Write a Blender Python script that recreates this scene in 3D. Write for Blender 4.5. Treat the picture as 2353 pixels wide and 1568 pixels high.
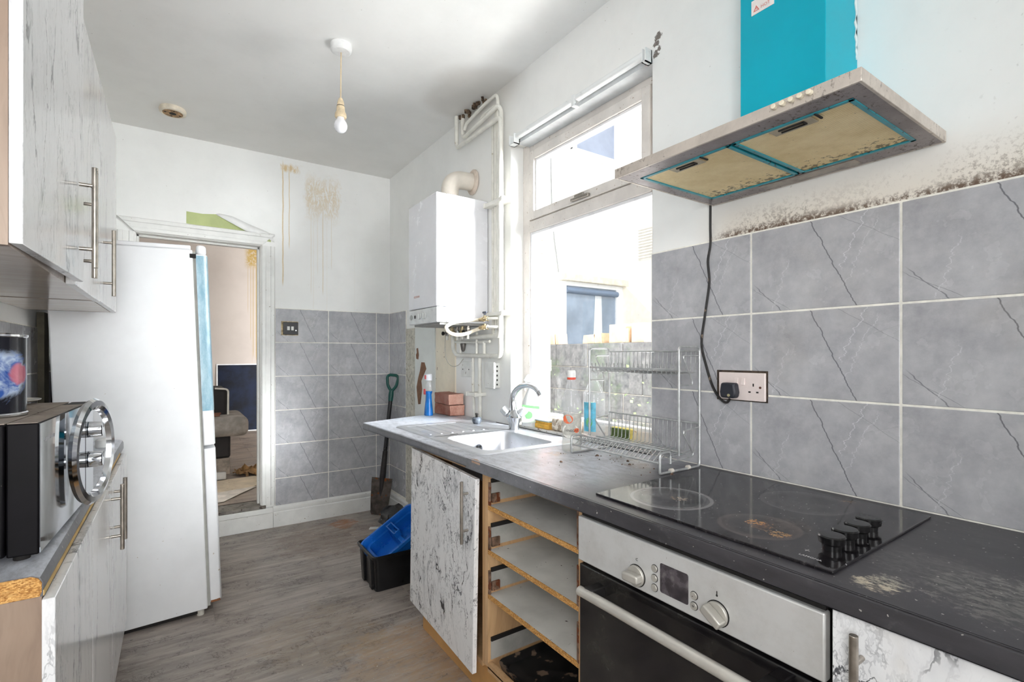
import bpy, bmesh, math, random
from mathutils import Matrix, Vector, noise as mnoise
for _o in list(bpy.data.objects):
    bpy.data.objects.remove(_o)
SC = bpy.context.scene
C = SC.collection
R = math.radians
PI = math.pi

# ------------------------------------------------------------------ camera, sky, sun, exposure
cam = bpy.data.cameras.new('camera')
cam.sensor_width = 36.0
cam.lens = 1137.7 / 2353 * 36.0
cam.shift_y = 30.9 / 2353
cam.clip_start = 0.02
cam_o = bpy.data.objects.new('camera', cam)
C.objects.link(cam_o)
cam_o.location = (0, 0, 1.272)
cam_o.rotation_euler = (R(90), 0, -0.59824)
SC.camera = cam_o

world = bpy.data.worlds.new('world')
SC.world = world
world.use_nodes = True
wt = world.node_tree
bg = wt.nodes['Background']
bg.inputs['Color'].default_value = (0.90, 0.95, 1.0, 1)
bg.inputs['Strength'].default_value = 1.55

sun = bpy.data.lights.new('sun', 'SUN')
sun.energy = 1.5
sun.angle = R(4)
sun.color = (1.0, 0.96, 0.90)
sun_o = bpy.data.objects.new('sun', sun)
C.objects.link(sun_o)
sun_o.rotation_euler = (R(42), 0, R(-28))     # high sun from over the roof, it lights the yard and never comes straight in at the window

def area(name, loc, rot, sx, sy, power, col=(1, 1, 1), portal=False, spread=180):
    l = bpy.data.lights.new(name, 'AREA')
    l.shape = 'RECTANGLE'
    l.size, l.size_y = sx, sy
    l.energy = power
    l.color = col
    l.spread = R(spread)
    if portal:
        l.cycles.is_portal = True
    o = bpy.data.objects.new(name, l)
    C.objects.link(o)
    o.location = loc
    o.rotation_euler = rot
    return o
# portal in the window, then added fill lamps: three in the yard,
# one by the left wall, one at the end wall, one next door
area('portal_window', (1.70, 1.726, 1.66), (0, R(90), 0), 1.5, 0.95, 0, portal=True)
area('yard_fill', (2.5, -1.3, 2.5), (1.352, 0, .294), 1.6, 1.6, 170, (0.97, 0.985, 1.0), spread=60)  # added lamp, brightens the back of the kitchen through the window
area('yard_fill_near', (2.6, 0.4, 2.3), (1.365, 0, .441), 1.4, 1.4, 110, (0.97, 0.985, 1.0), spread=75)  # added lamp, smaller and closer to the window
area('yard_fill_up', (2.3, 1.7, 0.3), (2.16, 0, 1.268), 1.8, 1.2, 78, (1.0, 0.99, 0.97))  # added lamp aimed up to brighten the ceiling
area('left_fill', (-.47, -0.15, 1.55), (0, R(-90), R(54)), 1.1, 0.9, 18, (0.98, 0.99, 1.0), spread=115)  # added fill lamp, the left wall has no window
area('end_fill', (0.5, -6.96, 1.4), (R(90), 0, 0), 1.8, 2.2, 135, (0.98, 0.99, 1.0))  # added fill lamp, the end wall has no opening
area('far_room_fill', (-2.45, 6.2, 1.6), (0, R(-90), 0), 1.0, 1.0, 9, (1.0, 0.98, 0.95))  # added fill lamp, the next room is closed on this side

vs = SC.view_settings
vs.view_transform = 'Standard'
vs.look = 'None'
vs.gamma = 1
vs.use_curve_mapping = False
vs.exposure = 0.32
SC.cycles.diffuse_bounces = 7
SC.cycles.max_bounces = 14
SC.cycles.transparent_max_bounces = 16
SC.cycles.sample_clamp_indirect = 8.0
SC.cycles.caustics_reflective = False
SC.cycles.caustics_refractive = False

# ------------------------------------------------------------------ node helper
def lin(r, g, b, a=1):
    f = lambda c: (c / 255 / 12.92) if c / 255 <= 0.04045 else ((c / 255 + 0.055) / 1.055) ** 2.4
    return (f(r), f(g), f(b), a)

class G:
    def __init__(s, name):
        s.m = bpy.data.materials.new(name)
        s.m.use_nodes = True
        s.t = s.m.node_tree
        s.b = s.t.nodes['Principled BSDF']
        s.out = s.t.nodes['Material Output']
    def n(s, t, **k):
        x = s.t.nodes.new(t)
        for a, v in k.items():
            setattr(x, a, v)
        return x
    def put(s, sock, v):
        if hasattr(v, 'is_output') or isinstance(v, bpy.types.NodeSocket):
            s.t.links.new(v, sock)
        else:
            if sock.type == 'RGBA' and isinstance(v, (tuple, list)) and len(v) == 3:
                v = (*v, 1)
            sock.default_value = v
    def obj(s):
        return s.n('ShaderNodeTexCoord').outputs['Object']
    def pos(s):
        return s.n('ShaderNodeNewGeometry').outputs['Position']
    def normal(s):
        return s.n('ShaderNodeNewGeometry').outputs['Normal']
    def rnd(s):
        return s.n('ShaderNodeObjectInfo').outputs['Random']
    def map(s, v, loc=(0, 0, 0), rot=(0, 0, 0), sc=(1, 1, 1)):
        x = s.n('ShaderNodeMapping')
        s.put(x.inputs[0], v)
        s.put(x.inputs[1], loc); s.put(x.inputs[2], rot); s.put(x.inputs[3], sc)
        return x.outputs[0]
    def noise(s, v, sc=5., det=3., ro=.5, dist=0., color=False):
        x = s.n('ShaderNodeTexNoise')
        s.put(x.inputs['Vector'], v)
        s.put(x.inputs['Scale'], sc); s.put(x.inputs['Detail'], det)
        s.put(x.inputs['Roughness'], ro); s.put(x.inputs['Distortion'], dist)
        return x.outputs['Color' if color else 0]
    def vor(s, v, sc=5., feature='F1', out='Distance', rand=1.):
        x = s.n('ShaderNodeTexVoronoi', feature=feature)
        s.put(x.inputs['Vector'], v); s.put(x.inputs['Scale'], sc); s.put(x.inputs['Randomness'], rand)
        return x.outputs[out]
    def ma(s, op, a, b=0., c=0., clamp=False):
        x = s.n('ShaderNodeMath', operation=op, use_clamp=clamp)
        s.put(x.inputs[0], a); s.put(x.inputs[1], b)
        if len(x.inputs) > 2:
            s.put(x.inputs[2], c)
        return x.outputs[0]
    def vm(s, op, a, b=(0, 0, 0)):
        x = s.n('ShaderNodeVectorMath', operation=op)
        s.put(x.inputs[0], a); s.put(x.inputs[1], b)
        return x.outputs[0]
    def add3(s, v, f, amp):
        """vector v pushed about by colour noise f"""
        d = s.vm('SUBTRACT', f, (.5, .5, .5))
        x = s.n('ShaderNodeVectorMath', operation='SCALE')
        s.put(x.inputs[0], d); s.put(x.inputs['Scale'], amp)
        return s.vm('ADD', v, x.outputs[0])
    def rng(s, v, a, b, c=0., d=1., smooth=True):
        x = s.n('ShaderNodeMapRange')
        x.interpolation_type = 'SMOOTHSTEP' if smooth else 'LINEAR'
        s.put(x.inputs[0], v); s.put(x.inputs[1], a); s.put(x.inputs[2], b); s.put(x.inputs[3], c); s.put(x.inputs[4], d)
        return x.outputs[0]
    def mix(s, f, a, b, mode='MIX'):
        x = s.n('ShaderNodeMix', data_type='RGBA', blend_type=mode)
        s.put(x.inputs[0], f); s.put(x.inputs[6], a); s.put(x.inputs[7], b)
        return x.outputs[2]
    def ramp(s, f, stops):
        x = s.n('ShaderNodeValToRGB')
        e = x.color_ramp.elements
        while len(e) < len(stops):
            e.new(.5)
        for i, (p, c) in enumerate(stops):
            e[i].position = p
            e[i].color = c if len(c) == 4 else (*c, 1)
        s.put(x.inputs[0], f)
        return x.outputs[0]
    def sep(s, v):
        x = s.n('ShaderNodeSeparateXYZ')
        s.put(x.inputs[0], v)
        return x.outputs[0], x.outputs[1], x.outputs[2]
    def comb(s, x_, y_, z_):
        x = s.n('ShaderNodeCombineXYZ')
        s.put(x.inputs[0], x_); s.put(x.inputs[1], y_); s.put(x.inputs[2], z_)
        return x.outputs[0]
    def bump(s, h, st=.2, d=.002):
        x = s.n('ShaderNodeBump')
        s.put(x.inputs['Strength'], st); s.put(x.inputs['Distance'], d); s.put(x.inputs['Height'], h)
        s.t.links.new(x.outputs[0], s.b.inputs['Normal'])
    def box(s, x, x0, x1, w):
        """soft window on one coordinate"""
        return s.ma('MULTIPLY', s.rng(x, x0 - w, x0 + w), s.rng(x, x1 + w, x1 - w))
    def near(s, x, x0, w):
        """thin line where |x-x0|<w"""
        return s.rng(s.ma('ABSOLUTE', s.ma('SUBTRACT', x, x0)), w, w * .35)
    def blob(s, v, c, r, n=None, amp=.4):
        """round stain: 1 inside radius r of c, edge broken by noise n"""
        d = s.vm('DISTANCE', v, c)
        x = s.n('ShaderNodeVectorMath', operation='DISTANCE')
        s.put(x.inputs[0], v); s.put(x.inputs[1], c)
        d = s.ma('DIVIDE', x.outputs['Value'], r)
        if n is not None:
            d = s.ma('ADD', d, s.ma('MULTIPLY', s.ma('SUBTRACT', n, .5), amp * 2))
        return s.rng(d, 1.1, .75)
    def fin(s, col, rough=.5, metal=0., spec=.5, coat=0.):
        s.put(s.b.inputs['Base Color'], col)
        s.put(s.b.inputs['Roughness'], rough)
        s.put(s.b.inputs['Metallic'], metal)
        s.put(s.b.inputs['Specular IOR Level'], spec)
        if coat:
            s.put(s.b.inputs['Coat Weight'], coat)
            s.put(s.b.inputs['Coat Roughness'], .06)
        return s.m

def plain(name, c, rough=.5, metal=0., spec=.5, var=.06, vsc=14., bump=0., coat=0., spots=None):
    """a simple worn surface: base colour with cloudy variation and optional specks"""
    g = G(name)
    v = g.obj()
    f = g.noise(v, vsc, 4, .6)
    c2 = tuple(max(0, x * (1 - var * 2.2)) for x in c[:3])
    c1 = tuple(min(1, x * (1 + var)) for x in c[:3])
    col = g.mix(g.rng(f, .3, .7), c2, c1)
    if spots:
        sc, th, sccol = spots
        k = g.rng(g.noise(v, sc, 2, .6), th, th + .05)
        col = g.mix(k, col, sccol)
    if bump:
        g.bump(g.noise(v, vsc * 6, 3, .6), bump, .001)
    return g.fin(col, g.rng(f, .2, .8, max(0, rough - .06), min(1, rough + .08)), metal, spec, coat)

# ------------------------------------------------------------------ mesh builder
def fillet(pts, r, n=6):
    pts = [Vector(p) for p in pts]
    out = [pts[0]]
    for i in range(1, len(pts) - 1):
        a, b, c = pts[i - 1], pts[i], pts[i + 1]
        u, w = (a - b), (c - b)
        q = min(r, u.length * .49, w.length * .49)
        u.normalize(); w.normalize()
        p0, p1 = b + u * q, b + w * q
        for k in range(n + 1):
            t = k / n
            out.append(p0 * (1 - t) ** 2 + b * (2 * t * (1 - t)) + p1 * t * t)
    out.append(pts[-1])
    return out

def smoothpath(pts, n=6):
    """Catmull-Rom through points"""
    P = [Vector(p) for p in pts]
    P = [P[0] * 2 - P[1]] + P + [P[-1] * 2 - P[-2]]
    out = []
    for i in range(1, len(P) - 2):
        for k in range(n):
            t = k / n
            a, b, c, d = P[i - 1], P[i], P[i + 1], P[i + 2]
            out.append(.5 * ((2 * b) + (c - a) * t + (2 * a - 5 * b + 4 * c - d) * t * t + (3 * b - a - 3 * c + d) * t ** 3))
    out.append(P[-2])
    return out

class B:
    def __init__(s):
        s.bm = bmesh.new()
    def box(s, x0, y0, z0, x1, y1, z1):
        v = [s.bm.verts.new((x, y, z)) for x in (x0, x1) for y in (y0, y1) for z in (z0, z1)]
        for f in ((0, 1, 3, 2), (4, 6, 7, 5), (0, 4, 5, 1), (2, 3, 7, 6), (0, 2, 6, 4), (1, 5, 7, 3)):
            s.bm.faces.new([v[i] for i in f])
        return s
    def hexa(s, bot, top):
        """solid from two matching rings of points"""
        a = [s.bm.verts.new(p) for p in bot]
        b = [s.bm.verts.new(p) for p in top]
        n = len(a)
        s.bm.faces.new(a[::-1]); s.bm.faces.new(b)
        for i in range(n):
            s.bm.faces.new((a[i], a[(i + 1) % n], b[(i + 1) % n], b[i]))
        return s
    def prism(s, poly, z0, z1, axis='Z'):
        f = {'Z': lambda p, h: (p[0], p[1], h), 'Y': lambda p, h: (p[0], h, p[1]), 'X': lambda p, h: (h, p[0], p[1])}[axis]
        return s.hexa([f(p, z0) for p in poly], [f(p, z1) for p in poly])
    def face(s, pts):
        s.bm.faces.new([s.bm.verts.new(p) for p in pts])
        return s
    def cyl(s, p0, p1, r0, r1=None, seg=20, cap=True):
        r1 = r0 if r1 is None else r1
        p0, p1 = Vector(p0), Vector(p1)
        d = (p1 - p0).normalized()
        u = d.orthogonal().normalized(); w = d.cross(u)
        ra, rb = [], []
        for i in range(seg):
            a = 2 * PI * i / seg
            o = u * math.cos(a) + w * math.sin(a)
            ra.append(s.bm.verts.new(p0 + o * r0)); rb.append(s.bm.verts.new(p1 + o * r1))
        for i in range(seg):
            s.bm.faces.new((ra[i], ra[(i + 1) % seg], rb[(i + 1) % seg], rb[i]))
        if cap:
            s.bm.faces.new(ra[::-1]); s.bm.faces.new(rb)
        return s
    def tube(s, pts, r, seg=8, cap=True, closed=False, radii=None):
        pts = [Vector(p) for p in pts]
        n = len(pts)
        prev = None
        rings = []
        for i, p in enumerate(pts):
            if closed:
                d = pts[(i + 1) % n] - pts[i - 1]
            else:
                d = pts[min(i + 1, n - 1)] - pts[max(i - 1, 0)]
            d.normalize()
            if prev is None:
                u = d.orthogonal().normalized()
            else:
                u = (prev - d * prev.dot(d))
                u = u.normalized() if u.length > 1e-6 else d.orthogonal().normalized()
            prev = u
            w = d.cross(u)
            rr = radii[i] if radii else r
            rings.append([s.bm.verts.new(p + (u * math.cos(2 * PI * k / seg) + w * math.sin(2 * PI * k / seg)) * rr) for k in range(seg)])
        m = n if closed else n - 1
        for i in range(m):
            a, b = rings[i], rings[(i + 1) % n]
            for k in range(seg):
                s.bm.faces.new((a[k], a[(k + 1) % seg], b[(k + 1) % seg], b[k]))
        if cap and not closed:
            s.bm.faces.new(rings[0][::-1]); s.bm.faces.new(rings[-1])
        return s
    def lathe(s, prof, c=(0, 0, 0), seg=24, M=None, sx=1., sy=1.):
        """profile of (radius, height) turned about Z through c"""
        rings = []
        for r, z in prof:
            if r < 1e-6:
                rings.append([s.bm.verts.new((c[0], c[1], c[2] + z))])
            else:
                rings.append([s.bm.verts.new((c[0] + r * sx * math.cos(2 * PI * k / seg), c[1] + r * sy * math.sin(2 * PI * k / seg), c[2] + z)) for k in range(seg)])
        for a, b in zip(rings, rings[1:]):
            if len(a) == 1 and len(b) == 1:
                continue
            for k in range(seg):
                k2 = (k + 1) % seg
                if len(a) == 1:
                    s.bm.faces.new((a[0], b[k2], b[k]))
                elif len(b) == 1:
                    s.bm.faces.new((a[k], a[k2], b[0]))
                else:
                    s.bm.faces.new((a[k], a[k2], b[k2], b[k]))
        if len(rings[0]) > 1:
            s.bm.faces.new(rings[0][::-1])
        if len(rings[-1]) > 1:
            s.bm.faces.new(rings[-1])
        return s
    def xf(s, M):
        bmesh.ops.transform(s.bm, matrix=M, verts=s.bm.verts)
        return s

def Wm(o):
    M = o.matrix_basis.copy()
    while o.parent:
        o = o.parent
        M = o.matrix_basis @ M
    return M

def thing(name, label, cat, loc=(0, 0, 0), rz=0., group=None, rot=None):
    o = bpy.data.objects.new(name, None)
    C.objects.link(o)
    o.empty_display_size = .05
    o.location = loc
    o.rotation_euler = rot if rot else (0, 0, rz)
    o['label'] = label
    o['category'] = cat
    if group:
        o['group'] = group
    return o

def finish(me, smooth, ang=35):
    if smooth:
        me.shade_smooth()
        me.set_sharp_from_angle(angle=R(ang))

def part(name, b, m, parent=None, bevel=0., smooth=True, seg=2, local=False, loc=None, rz=0., label=None, kind=None, rot=None):
    """one mesh object; geometry is given in world coordinates unless local"""
    me = bpy.data.meshes.new(name)
    o = bpy.data.objects.new(name, me)
    if parent:
        o.parent = parent
    if loc is not None:
        o.location = loc
    o.rotation_euler = rot if rot else (0, 0, rz)
    if not local:
        b.xf(Wm(o).inverted())
    bmesh.ops.recalc_face_normals(b.bm, faces=b.bm.faces)
    b.bm.to_mesh(me)
    b.bm.free()
    me.materials.append(m)
    finish(me, smooth)
    C.objects.link(o)
    if bevel:
        md = o.modifiers.new('bevel', 'BEVEL')
        md.width = bevel
        md.segments = seg
        md.limit_method = 'ANGLE'
        md.angle_limit = R(40)
        md.harden_normals = False
    if label:
        o['label'] = label
    if kind:
        o['kind'] = kind
    return o

def single(name, b, m, label, cat, loc=(0, 0, 0), group=None, **k):
    o = part(name, b, m, loc=loc, **k)
    o['label'] = label
    o['category'] = cat
    if group:
        o['group'] = group
    return o

def struct(name, b, m, parent=None, **k):
    o = part(name, b, m, parent, **k)
    if not parent:
        o['kind'] = 'structure'
    return o

def inst(src, parent, loc, rot=(0, 0, 0), name=None, scale=None):
    """copy of a part that shares its mesh"""
    o = src.copy()
    if name:
        o.name = name
    C.objects.link(o)
    o.parent = parent
    o.location = loc
    o.rotation_euler = rot
    if scale:
        o.scale = scale
    return o

def text(name, body, size, loc, rz, m, parent, ext=.0003, rot=None, align='LEFT', sx=1.):
    """flat print: lettering turned into a thin mesh"""
    cu = bpy.data.curves.new(name, 'FONT')
    cu.body = body
    cu.size = size
    cu.extrude = ext
    cu.align_x = align
    cu.resolution_u = 2
    to = bpy.data.objects.new(name + '_curve', cu)
    C.objects.link(to)
    dg = bpy.context.evaluated_depsgraph_get()
    me = bpy.data.meshes.new_from_object(to.evaluated_get(dg))
    bpy.data.objects.remove(to)
    me.materials.clear()
    me.materials.append(m)
    o = bpy.data.objects.new(name, me)
    C.objects.link(o)
    M = Matrix.Translation(loc) @ (Matrix.Rotation(rz, 4, 'Z') @ Matrix.Rotation(R(90), 4, 'X') if rot is None else rot) @ Matrix.Diagonal((sx, 1, 1, 1))
    me.transform(Wm(parent).inverted() @ M if parent else M)
    if parent:
        o.parent = parent
    return o
RT = R(-90)      # things on the right wall: built facing -Y, turned to face the room

# ------------------------------------------------------------------ materials of the shell
def mk_paint(name, c, kind):
    g = G(name)
    v = g.pos()
    x, y, z = g.sep(v)
    n1 = g.noise(v, 3.5, 5, .65)
    n2 = g.noise(v, 22, 3, .6)
    col = g.mix(g.rng(n1, .35, .75, 0, .5), c, tuple(k * .90 for k in c[:3]))
    dots = g.rng(g.noise(v, 75, 1, .5), .77, .82)
    col = g.mix(g.ma('MULTIPLY', dots, .35), col, lin(150, 145, 135))
    if kind == 'back':
        # brown water stain with runs below the ceiling
        f = g.noise(g.map(v, sc=(34, 1, 9)), 1, 6, .75, .8)
        f2 = g.noise(g.map(v, sc=(60, 1, 60)), 1, 3, .6)
        edge = g.ma('MULTIPLY', g.ma('SUBTRACT', g.noise(g.map(v, sc=(14, 1, 10)), 1, 4, .7), .5), .22)
        ze = g.ma('ADD', z, edge)
        xe = g.ma('ADD', x, g.ma('MULTIPLY', edge, .45))
        patch = g.ma('MULTIPLY', g.box(xe, .83, 1.075, .02), g.box(ze, 2.36, 2.62, .09))
        patch = g.ma('MULTIPLY', patch, g.ma('ADD', g.near(f, .5, .06), g.ma('MULTIPLY', g.rng(f2, .35, .6), .30), clamp=True))
        hook = g.ma('MULTIPLY', g.box(xe, .655, .785, .015), g.box(g.ma('ADD', z, g.ma('MULTIPLY', edge, .35)), 2.645, 2.695, .015))
        hook = g.ma('MULTIPLY', hook, g.rng(f, .40, .56))
        wob = g.ma('MULTIPLY', g.ma('SUBTRACT', g.noise(g.map(v, sc=(0, 0, 6)), 1, 2, .5), .5), .014)
        xw = g.ma('ADD', x, wob)
        tot = g.ma('MAXIMUM', g.ma('MULTIPLY', patch, .48), g.ma('MULTIPLY', hook, .8))
        for (x0, za, zb_, w, k) in ((.668, 1.80, 2.70, .0055, .75), (.712, 2.08, 2.66, .004, .6), (.868, 1.75, 2.45, .003, .25),
                                    (.885, 1.62, 2.40, .0025, .16), (.915, 1.9, 2.42, .0025, .25), (.955, 1.75, 2.42, .004, .45), (1.02, 1.95, 2.40, .003, .28), (.985, 1.62, 2.3, .002, .14), (1.20, 1.62, 2.1, .002, .10)):
            d = g.ma('MULTIPLY', g.near(xw, x0, w), g.box(z, za, zb_, .03))
            d = g.ma('MULTIPLY', d, g.rng(f2, .15, .5, .45, 1))
            tot = g.ma('MAXIMUM', tot, g.ma('MULTIPLY', d, k))
        col = g.mix(tot, col, lin(208, 178, 118))
    if kind == 'right':
        # black mould and grease under the hood, along the top of the tiles
        f = g.noise(v, 85, 6, .78)
        f3 = g.noise(v, 8, 4, .65)
        band = g.ma('MULTIPLY', g.box(y, .05, .98, .1), g.rng(g.ma('ADD', z, g.ma('MULTIPLY', y, .05)), 1.80, 1.69))
        clus = g.ma('MAXIMUM', g.box(y, .66, .93, .08), g.ma('MAXIMUM', g.ma('MULTIPLY', g.box(y, .0, .40, .08), .8), .35))
        speck = g.ma('MULTIPLY', g.ma('MULTIPLY', band, clus), g.rng(g.ma('ADD', f, g.ma('MULTIPLY', f3, .45)), .72, .86))
        line = g.ma('MULTIPLY', g.box(y, -.4, .98, .05), g.rng(z, 1.685, 1.660))
        line = g.ma('MULTIPLY', line, g.rng(g.ma('ADD', f, g.ma('MULTIPLY', f3, .6)), .70, .86))
        warm = g.ma('MULTIPLY', g.ma('MULTIPLY', g.box(y, -.3, 1.0, .1), g.rng(z, 1.84, 1.66)), .45)
        col = g.mix(warm, col, lin(222, 205, 180))
        col = g.mix(g.ma('MULTIPLY', speck, .7), col, lin(104, 86, 68))
        col = g.mix(g.ma('MULTIPLY', line, .85), col, lin(88, 62, 44))
        spots = g.ma('MULTIPLY', g.rng(g.noise(v, 70, 2, .5), .68, .74), g.rng(y, .45, .0))
        col = g.mix(g.ma('MULTIPLY', spots, .5), col, lin(120, 110, 95))
        for (yy, zz, r) in ((1.222, 2.462, .016), (1.232, 2.440, .013), (1.218, 2.415, .010), (1.234, 2.400, .014)):
            x_ = g.blob(g.pos(), (1.495, yy, zz), r, g.noise(v, 75, 5, .8), 1.6)
            col = g.mix(g.ma('MULTIPLY', x_, .85), col, lin(85, 70, 60))
        # browner tone towards the ceiling where the pipes enter
        so = g.ma('MULTIPLY', g.box(y, 2.1, 2.8, .12), g.rng(z, 2.55, 2.76))
        col = g.mix(g.ma('MULTIPLY', so, .35), col, lin(150, 138, 122))
    if kind == 'ceiling':
        d = g.ma('MULTIPLY', g.blob(v, (1.46, 2.45, 2.746), .34, n1, .25), .22)
        col = g.mix(d, col, lin(150, 135, 118))
        col = g.mix(g.ma('MULTIPLY', g.rng(y, 2.2, 4.1), .18), col, lin(226, 216, 200))
    g.bump(n2, .12, .002)
    return g.fin(col, .75, spec=.25)

PAINT_W = lin(245, 245, 243)
M_back = mk_paint('painted plaster stained', PAINT_W, 'back')
M_right = mk_paint('painted plaster mouldy', PAINT_W, 'right')
M_wall = mk_paint('painted plaster', PAINT_W, '')
M_ceil = mk_paint('ceiling paint', lin(244, 244, 243), 'ceiling')
M_gloss = plain('white gloss woodwork', lin(235, 235, 232), .35, var=.03, vsc=9, spots=(60, .70, lin(150, 140, 125)))
M_grout = plain('pale grout', lin(246, 243, 234), .8, var=.06, vsc=30)

def mk_tile():
    g = G('grey stone tile')
    v = g.obj()
    x, y, z = g.sep(v)
    sh = g.ma('MULTIPLY', g.rnd(), 7.)
    vr = g.vm('ADD', v, g.comb(sh, sh, 0))
    n1 = g.noise(v, 7, 6, .68)
    n2 = g.noise(vr, 26, 5, .72)
    col = g.ramp(n1, [(.28, lin(152, 152, 157)), (.5, lin(176, 176, 180)), (.75, lin(196, 196, 199))])
    col = g.mix(g.rng(n2, .4, .8, 0, .35), col, lin(206, 205, 207))
    w1 = g.ma('MULTIPLY', g.ma('SUBTRACT', g.noise(g.map(v, sc=(3, 1, 22)), 1, 3, .6), .5), .03)
    w2 = g.ma('MULTIPLY', g.ma('SUBTRACT', g.noise(g.map(v, sc=(5, 1, 40), loc=(3, 0, 1)), 1, 3, .7), .5), .06)
    def line(a, b, z0, z1, w, wob, k):
        c = g.ma('ADD', g.ma('MULTIPLY', z, b), a)
        d = g.near(g.ma('SUBTRACT', g.ma('ADD', x, wob), c), 0., w)
        return g.ma('MULTIPLY', g.ma('MULTIPLY', d, g.box(z, z0, z1, .012)), k)
    dark = line(.0375, -.46, -.2, .2, .0022, w1, .75)
    dark = g.ma('MAXIMUM', dark, line(-.215, -.92, -.13, -.045, .0024, w1, .6))
    dark = g.ma('MAXIMUM', dark, line(-.265, -1.55, -.12, -.05, .0016, w1, .5))
    dark = g.ma('MAXIMUM', dark, line(.24, -1.53, .03, .13, .0016, w1, .4))
    dark = g.ma('MAXIMUM', dark, line(-.02, 2.9, .05, .13, .0016, w1, .25))
    col = g.mix(dark, col, lin(84, 84, 90))
    lt = line(.07, .35, -.02, .13, .0018, w2, .45)
    lt = g.ma('MAXIMUM', lt, line(.10, .42, -.06, .10, .0014, w2, .35))
    lt = g.ma('MAXIMUM', lt, line(-.09, .3, -.12, .02, .0014, w2, .35))
    col = g.mix(lt, col, lin(232, 232, 236))
    col = g.mix(g.ma('MULTIPLY', g.rng(g.noise(g.pos(), 5, 3, .6), .55, .8), .12), col, lin(180, 168, 150))
    g.bump(n2, .05, .001)
    return g.fin(col, g.rng(g.noise(g.pos(), 9, 4, .6), .3, .7, .13, .30), spec=.5)
M_tile = mk_tile()

def mk_floor(name, tint):
    g = G(name)
    v = g.obj()
    p = g.pos()
    r = g.rnd()
    o = g.ma('MULTIPLY', r, 31.)
    vo = g.vm('ADD', v, g.comb(o, o, o))
    gr = g.noise(g.map(vo, sc=(2.2, 26, 1)), 1, 5, .65, .6)
    bl = g.noise(g.map(vo, sc=(3.6, 8, 1)), 1, 7, .72)
    t = tint
    col = g.ramp(gr, [(.25, lin(142 * t[0], 134 * t[1], 127 * t[2])), (.52, lin(180 * t[0], 170 * t[1], 162 * t[2])), (.8, lin(206 * t[0], 198 * t[1], 190 * t[2]))])
    col = g.mix(g.rng(bl, .34, .64, .0, .9), g.mix(.5, col, lin(104, 94, 88)), col)
    d = g.add3(v, g.noise(v, 6, 2, .5, color=True), .3)
    scr = g.ma('MULTIPLY', g.near(g.noise(d, 6, 6, .75), .5, .022), g.rng(bl, .52, .40))
    col = g.mix(g.ma('MULTIPLY', scr, .55), col, lin(58, 50, 50))
    # sandy dirt by the plinth and rust by the skirting, real stains on the floor
    nn = g.noise(p, 9, 6, .78)
    n6 = g.rng(g.noise(g.map(p, sc=(.7, 1.6, 1)), 26, 6, .78), .32, .62)
    for c, rr, k, cc in (((.82, 1.95, 0), .30, .75, lin(176, 148, 116)), ((.86, 1.5, 0), .30, .55, lin(165, 138, 108)), ((.55, 2.35, 0), .30, .35, lin(160, 140, 112)),
                         ((1.05, 3.78, 0), .10, .8, lin(176, 108, 46)), ((.9, 3.55, 0), .35, .4, lin(118, 88, 64)), ((.3, 1.7, 0), .5, .25, lin(165, 162, 160))):
        col = g.mix(g.ma('MULTIPLY', g.ma('MULTIPLY', g.blob(p, c, rr, nn, 1.2), n6), k), col, cc)
    sp = g.rng(g.noise(p, 95, 1, .5), .745, .775)
    col = g.mix(g.ma('MULTIPLY', sp, .6), col, lin(205, 200, 190))
    sp = g.rng(g.noise(g.map(p, loc=(5, 3, 0)), 60, 1, .5), .75, .79)
    col = g.mix(g.ma('MULTIPLY', sp, .7), col, lin(50, 42, 38))
    g.bump(gr, .10, .001)
    return g.fin(col, g.rng(bl, .3, .7, .34, .55), spec=.4)
M_floor = mk_floor('grey wood vinyl plank', (1.0, 1.0, 1.0))
M_floor2 = mk_floor('dusty wood vinyl plank', (.95, .92, .88))
M_dark = plain('dark gap', lin(28, 25, 23), .8)
M_render = plain('white masonry render', lin(240, 238, 232), .9, var=.03, vsc=3)
M_brick = plain('pale red brick', lin(186, 104, 90), .85, var=.10, vsc=20, bump=.3)
M_mortar = plain('mortar', lin(205, 195, 185), .9)

# ------------------------------------------------------------------ the shell
XR, YB, ZC, XL, YF = 1.495, 4.016, 2.746, -.51, -7.0
floor = struct('floor', B().box(XL - .1, YF - .1, -.10, XR + .2, YB + .0, -.006), M_dark)
random.seed(4)
y = -1.3
row = 0
proto = {}
while y < 3.99:
    w = .182
    y1 = min(y + w, 4.012)
    x = XL - random.choice((.2, .55, .9, 1.05))
    while x < XR - .02:
        xa, xb = max(x, XL + .002), min(x + 1.22, XR - .003)
        if xb - xa > .03:
            part('plank', B().box(xa - (xa + xb) / 2, (y - y1) / 2 + .0006, -.006, xb - (xa + xb) / 2, (y1 - y) / 2 - .0006, 0), M_floor, floor, local=True,
                 loc=((xa + xb) / 2 , (y + y1) / 2, 0), bevel=.0006, seg=1, smooth=False)
        x += 1.2205
    y = y1
    row += 1

struct('ceiling', B().box(XL - .1, YF - .1, ZC, XR + .25, YB + .14, ZC + .12), M_ceil)
struct('wall_left', B().box(XL - .1, YF - .1, 0, XL, YB + .14, ZC), M_wall)
struct('wall_front', B().box(XL, YF - .1, 0, XR, YF, ZC), M_wall)
# right wall with the window opening
WY0, WY1, WZ0, WZ1, WO = 1.249, 2.203, .895, 2.40, 1.715
wall_r = struct('wall_right', B().box(XR, YF - .1, 0, WO, WY0, ZC).box(XR, WY1, 0, WO, YB + .14, ZC).box(XR, WY0, 0, WO, WY1, WZ0).box(XR, WY0, WZ1, WO, WY1, ZC), M_right)
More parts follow.
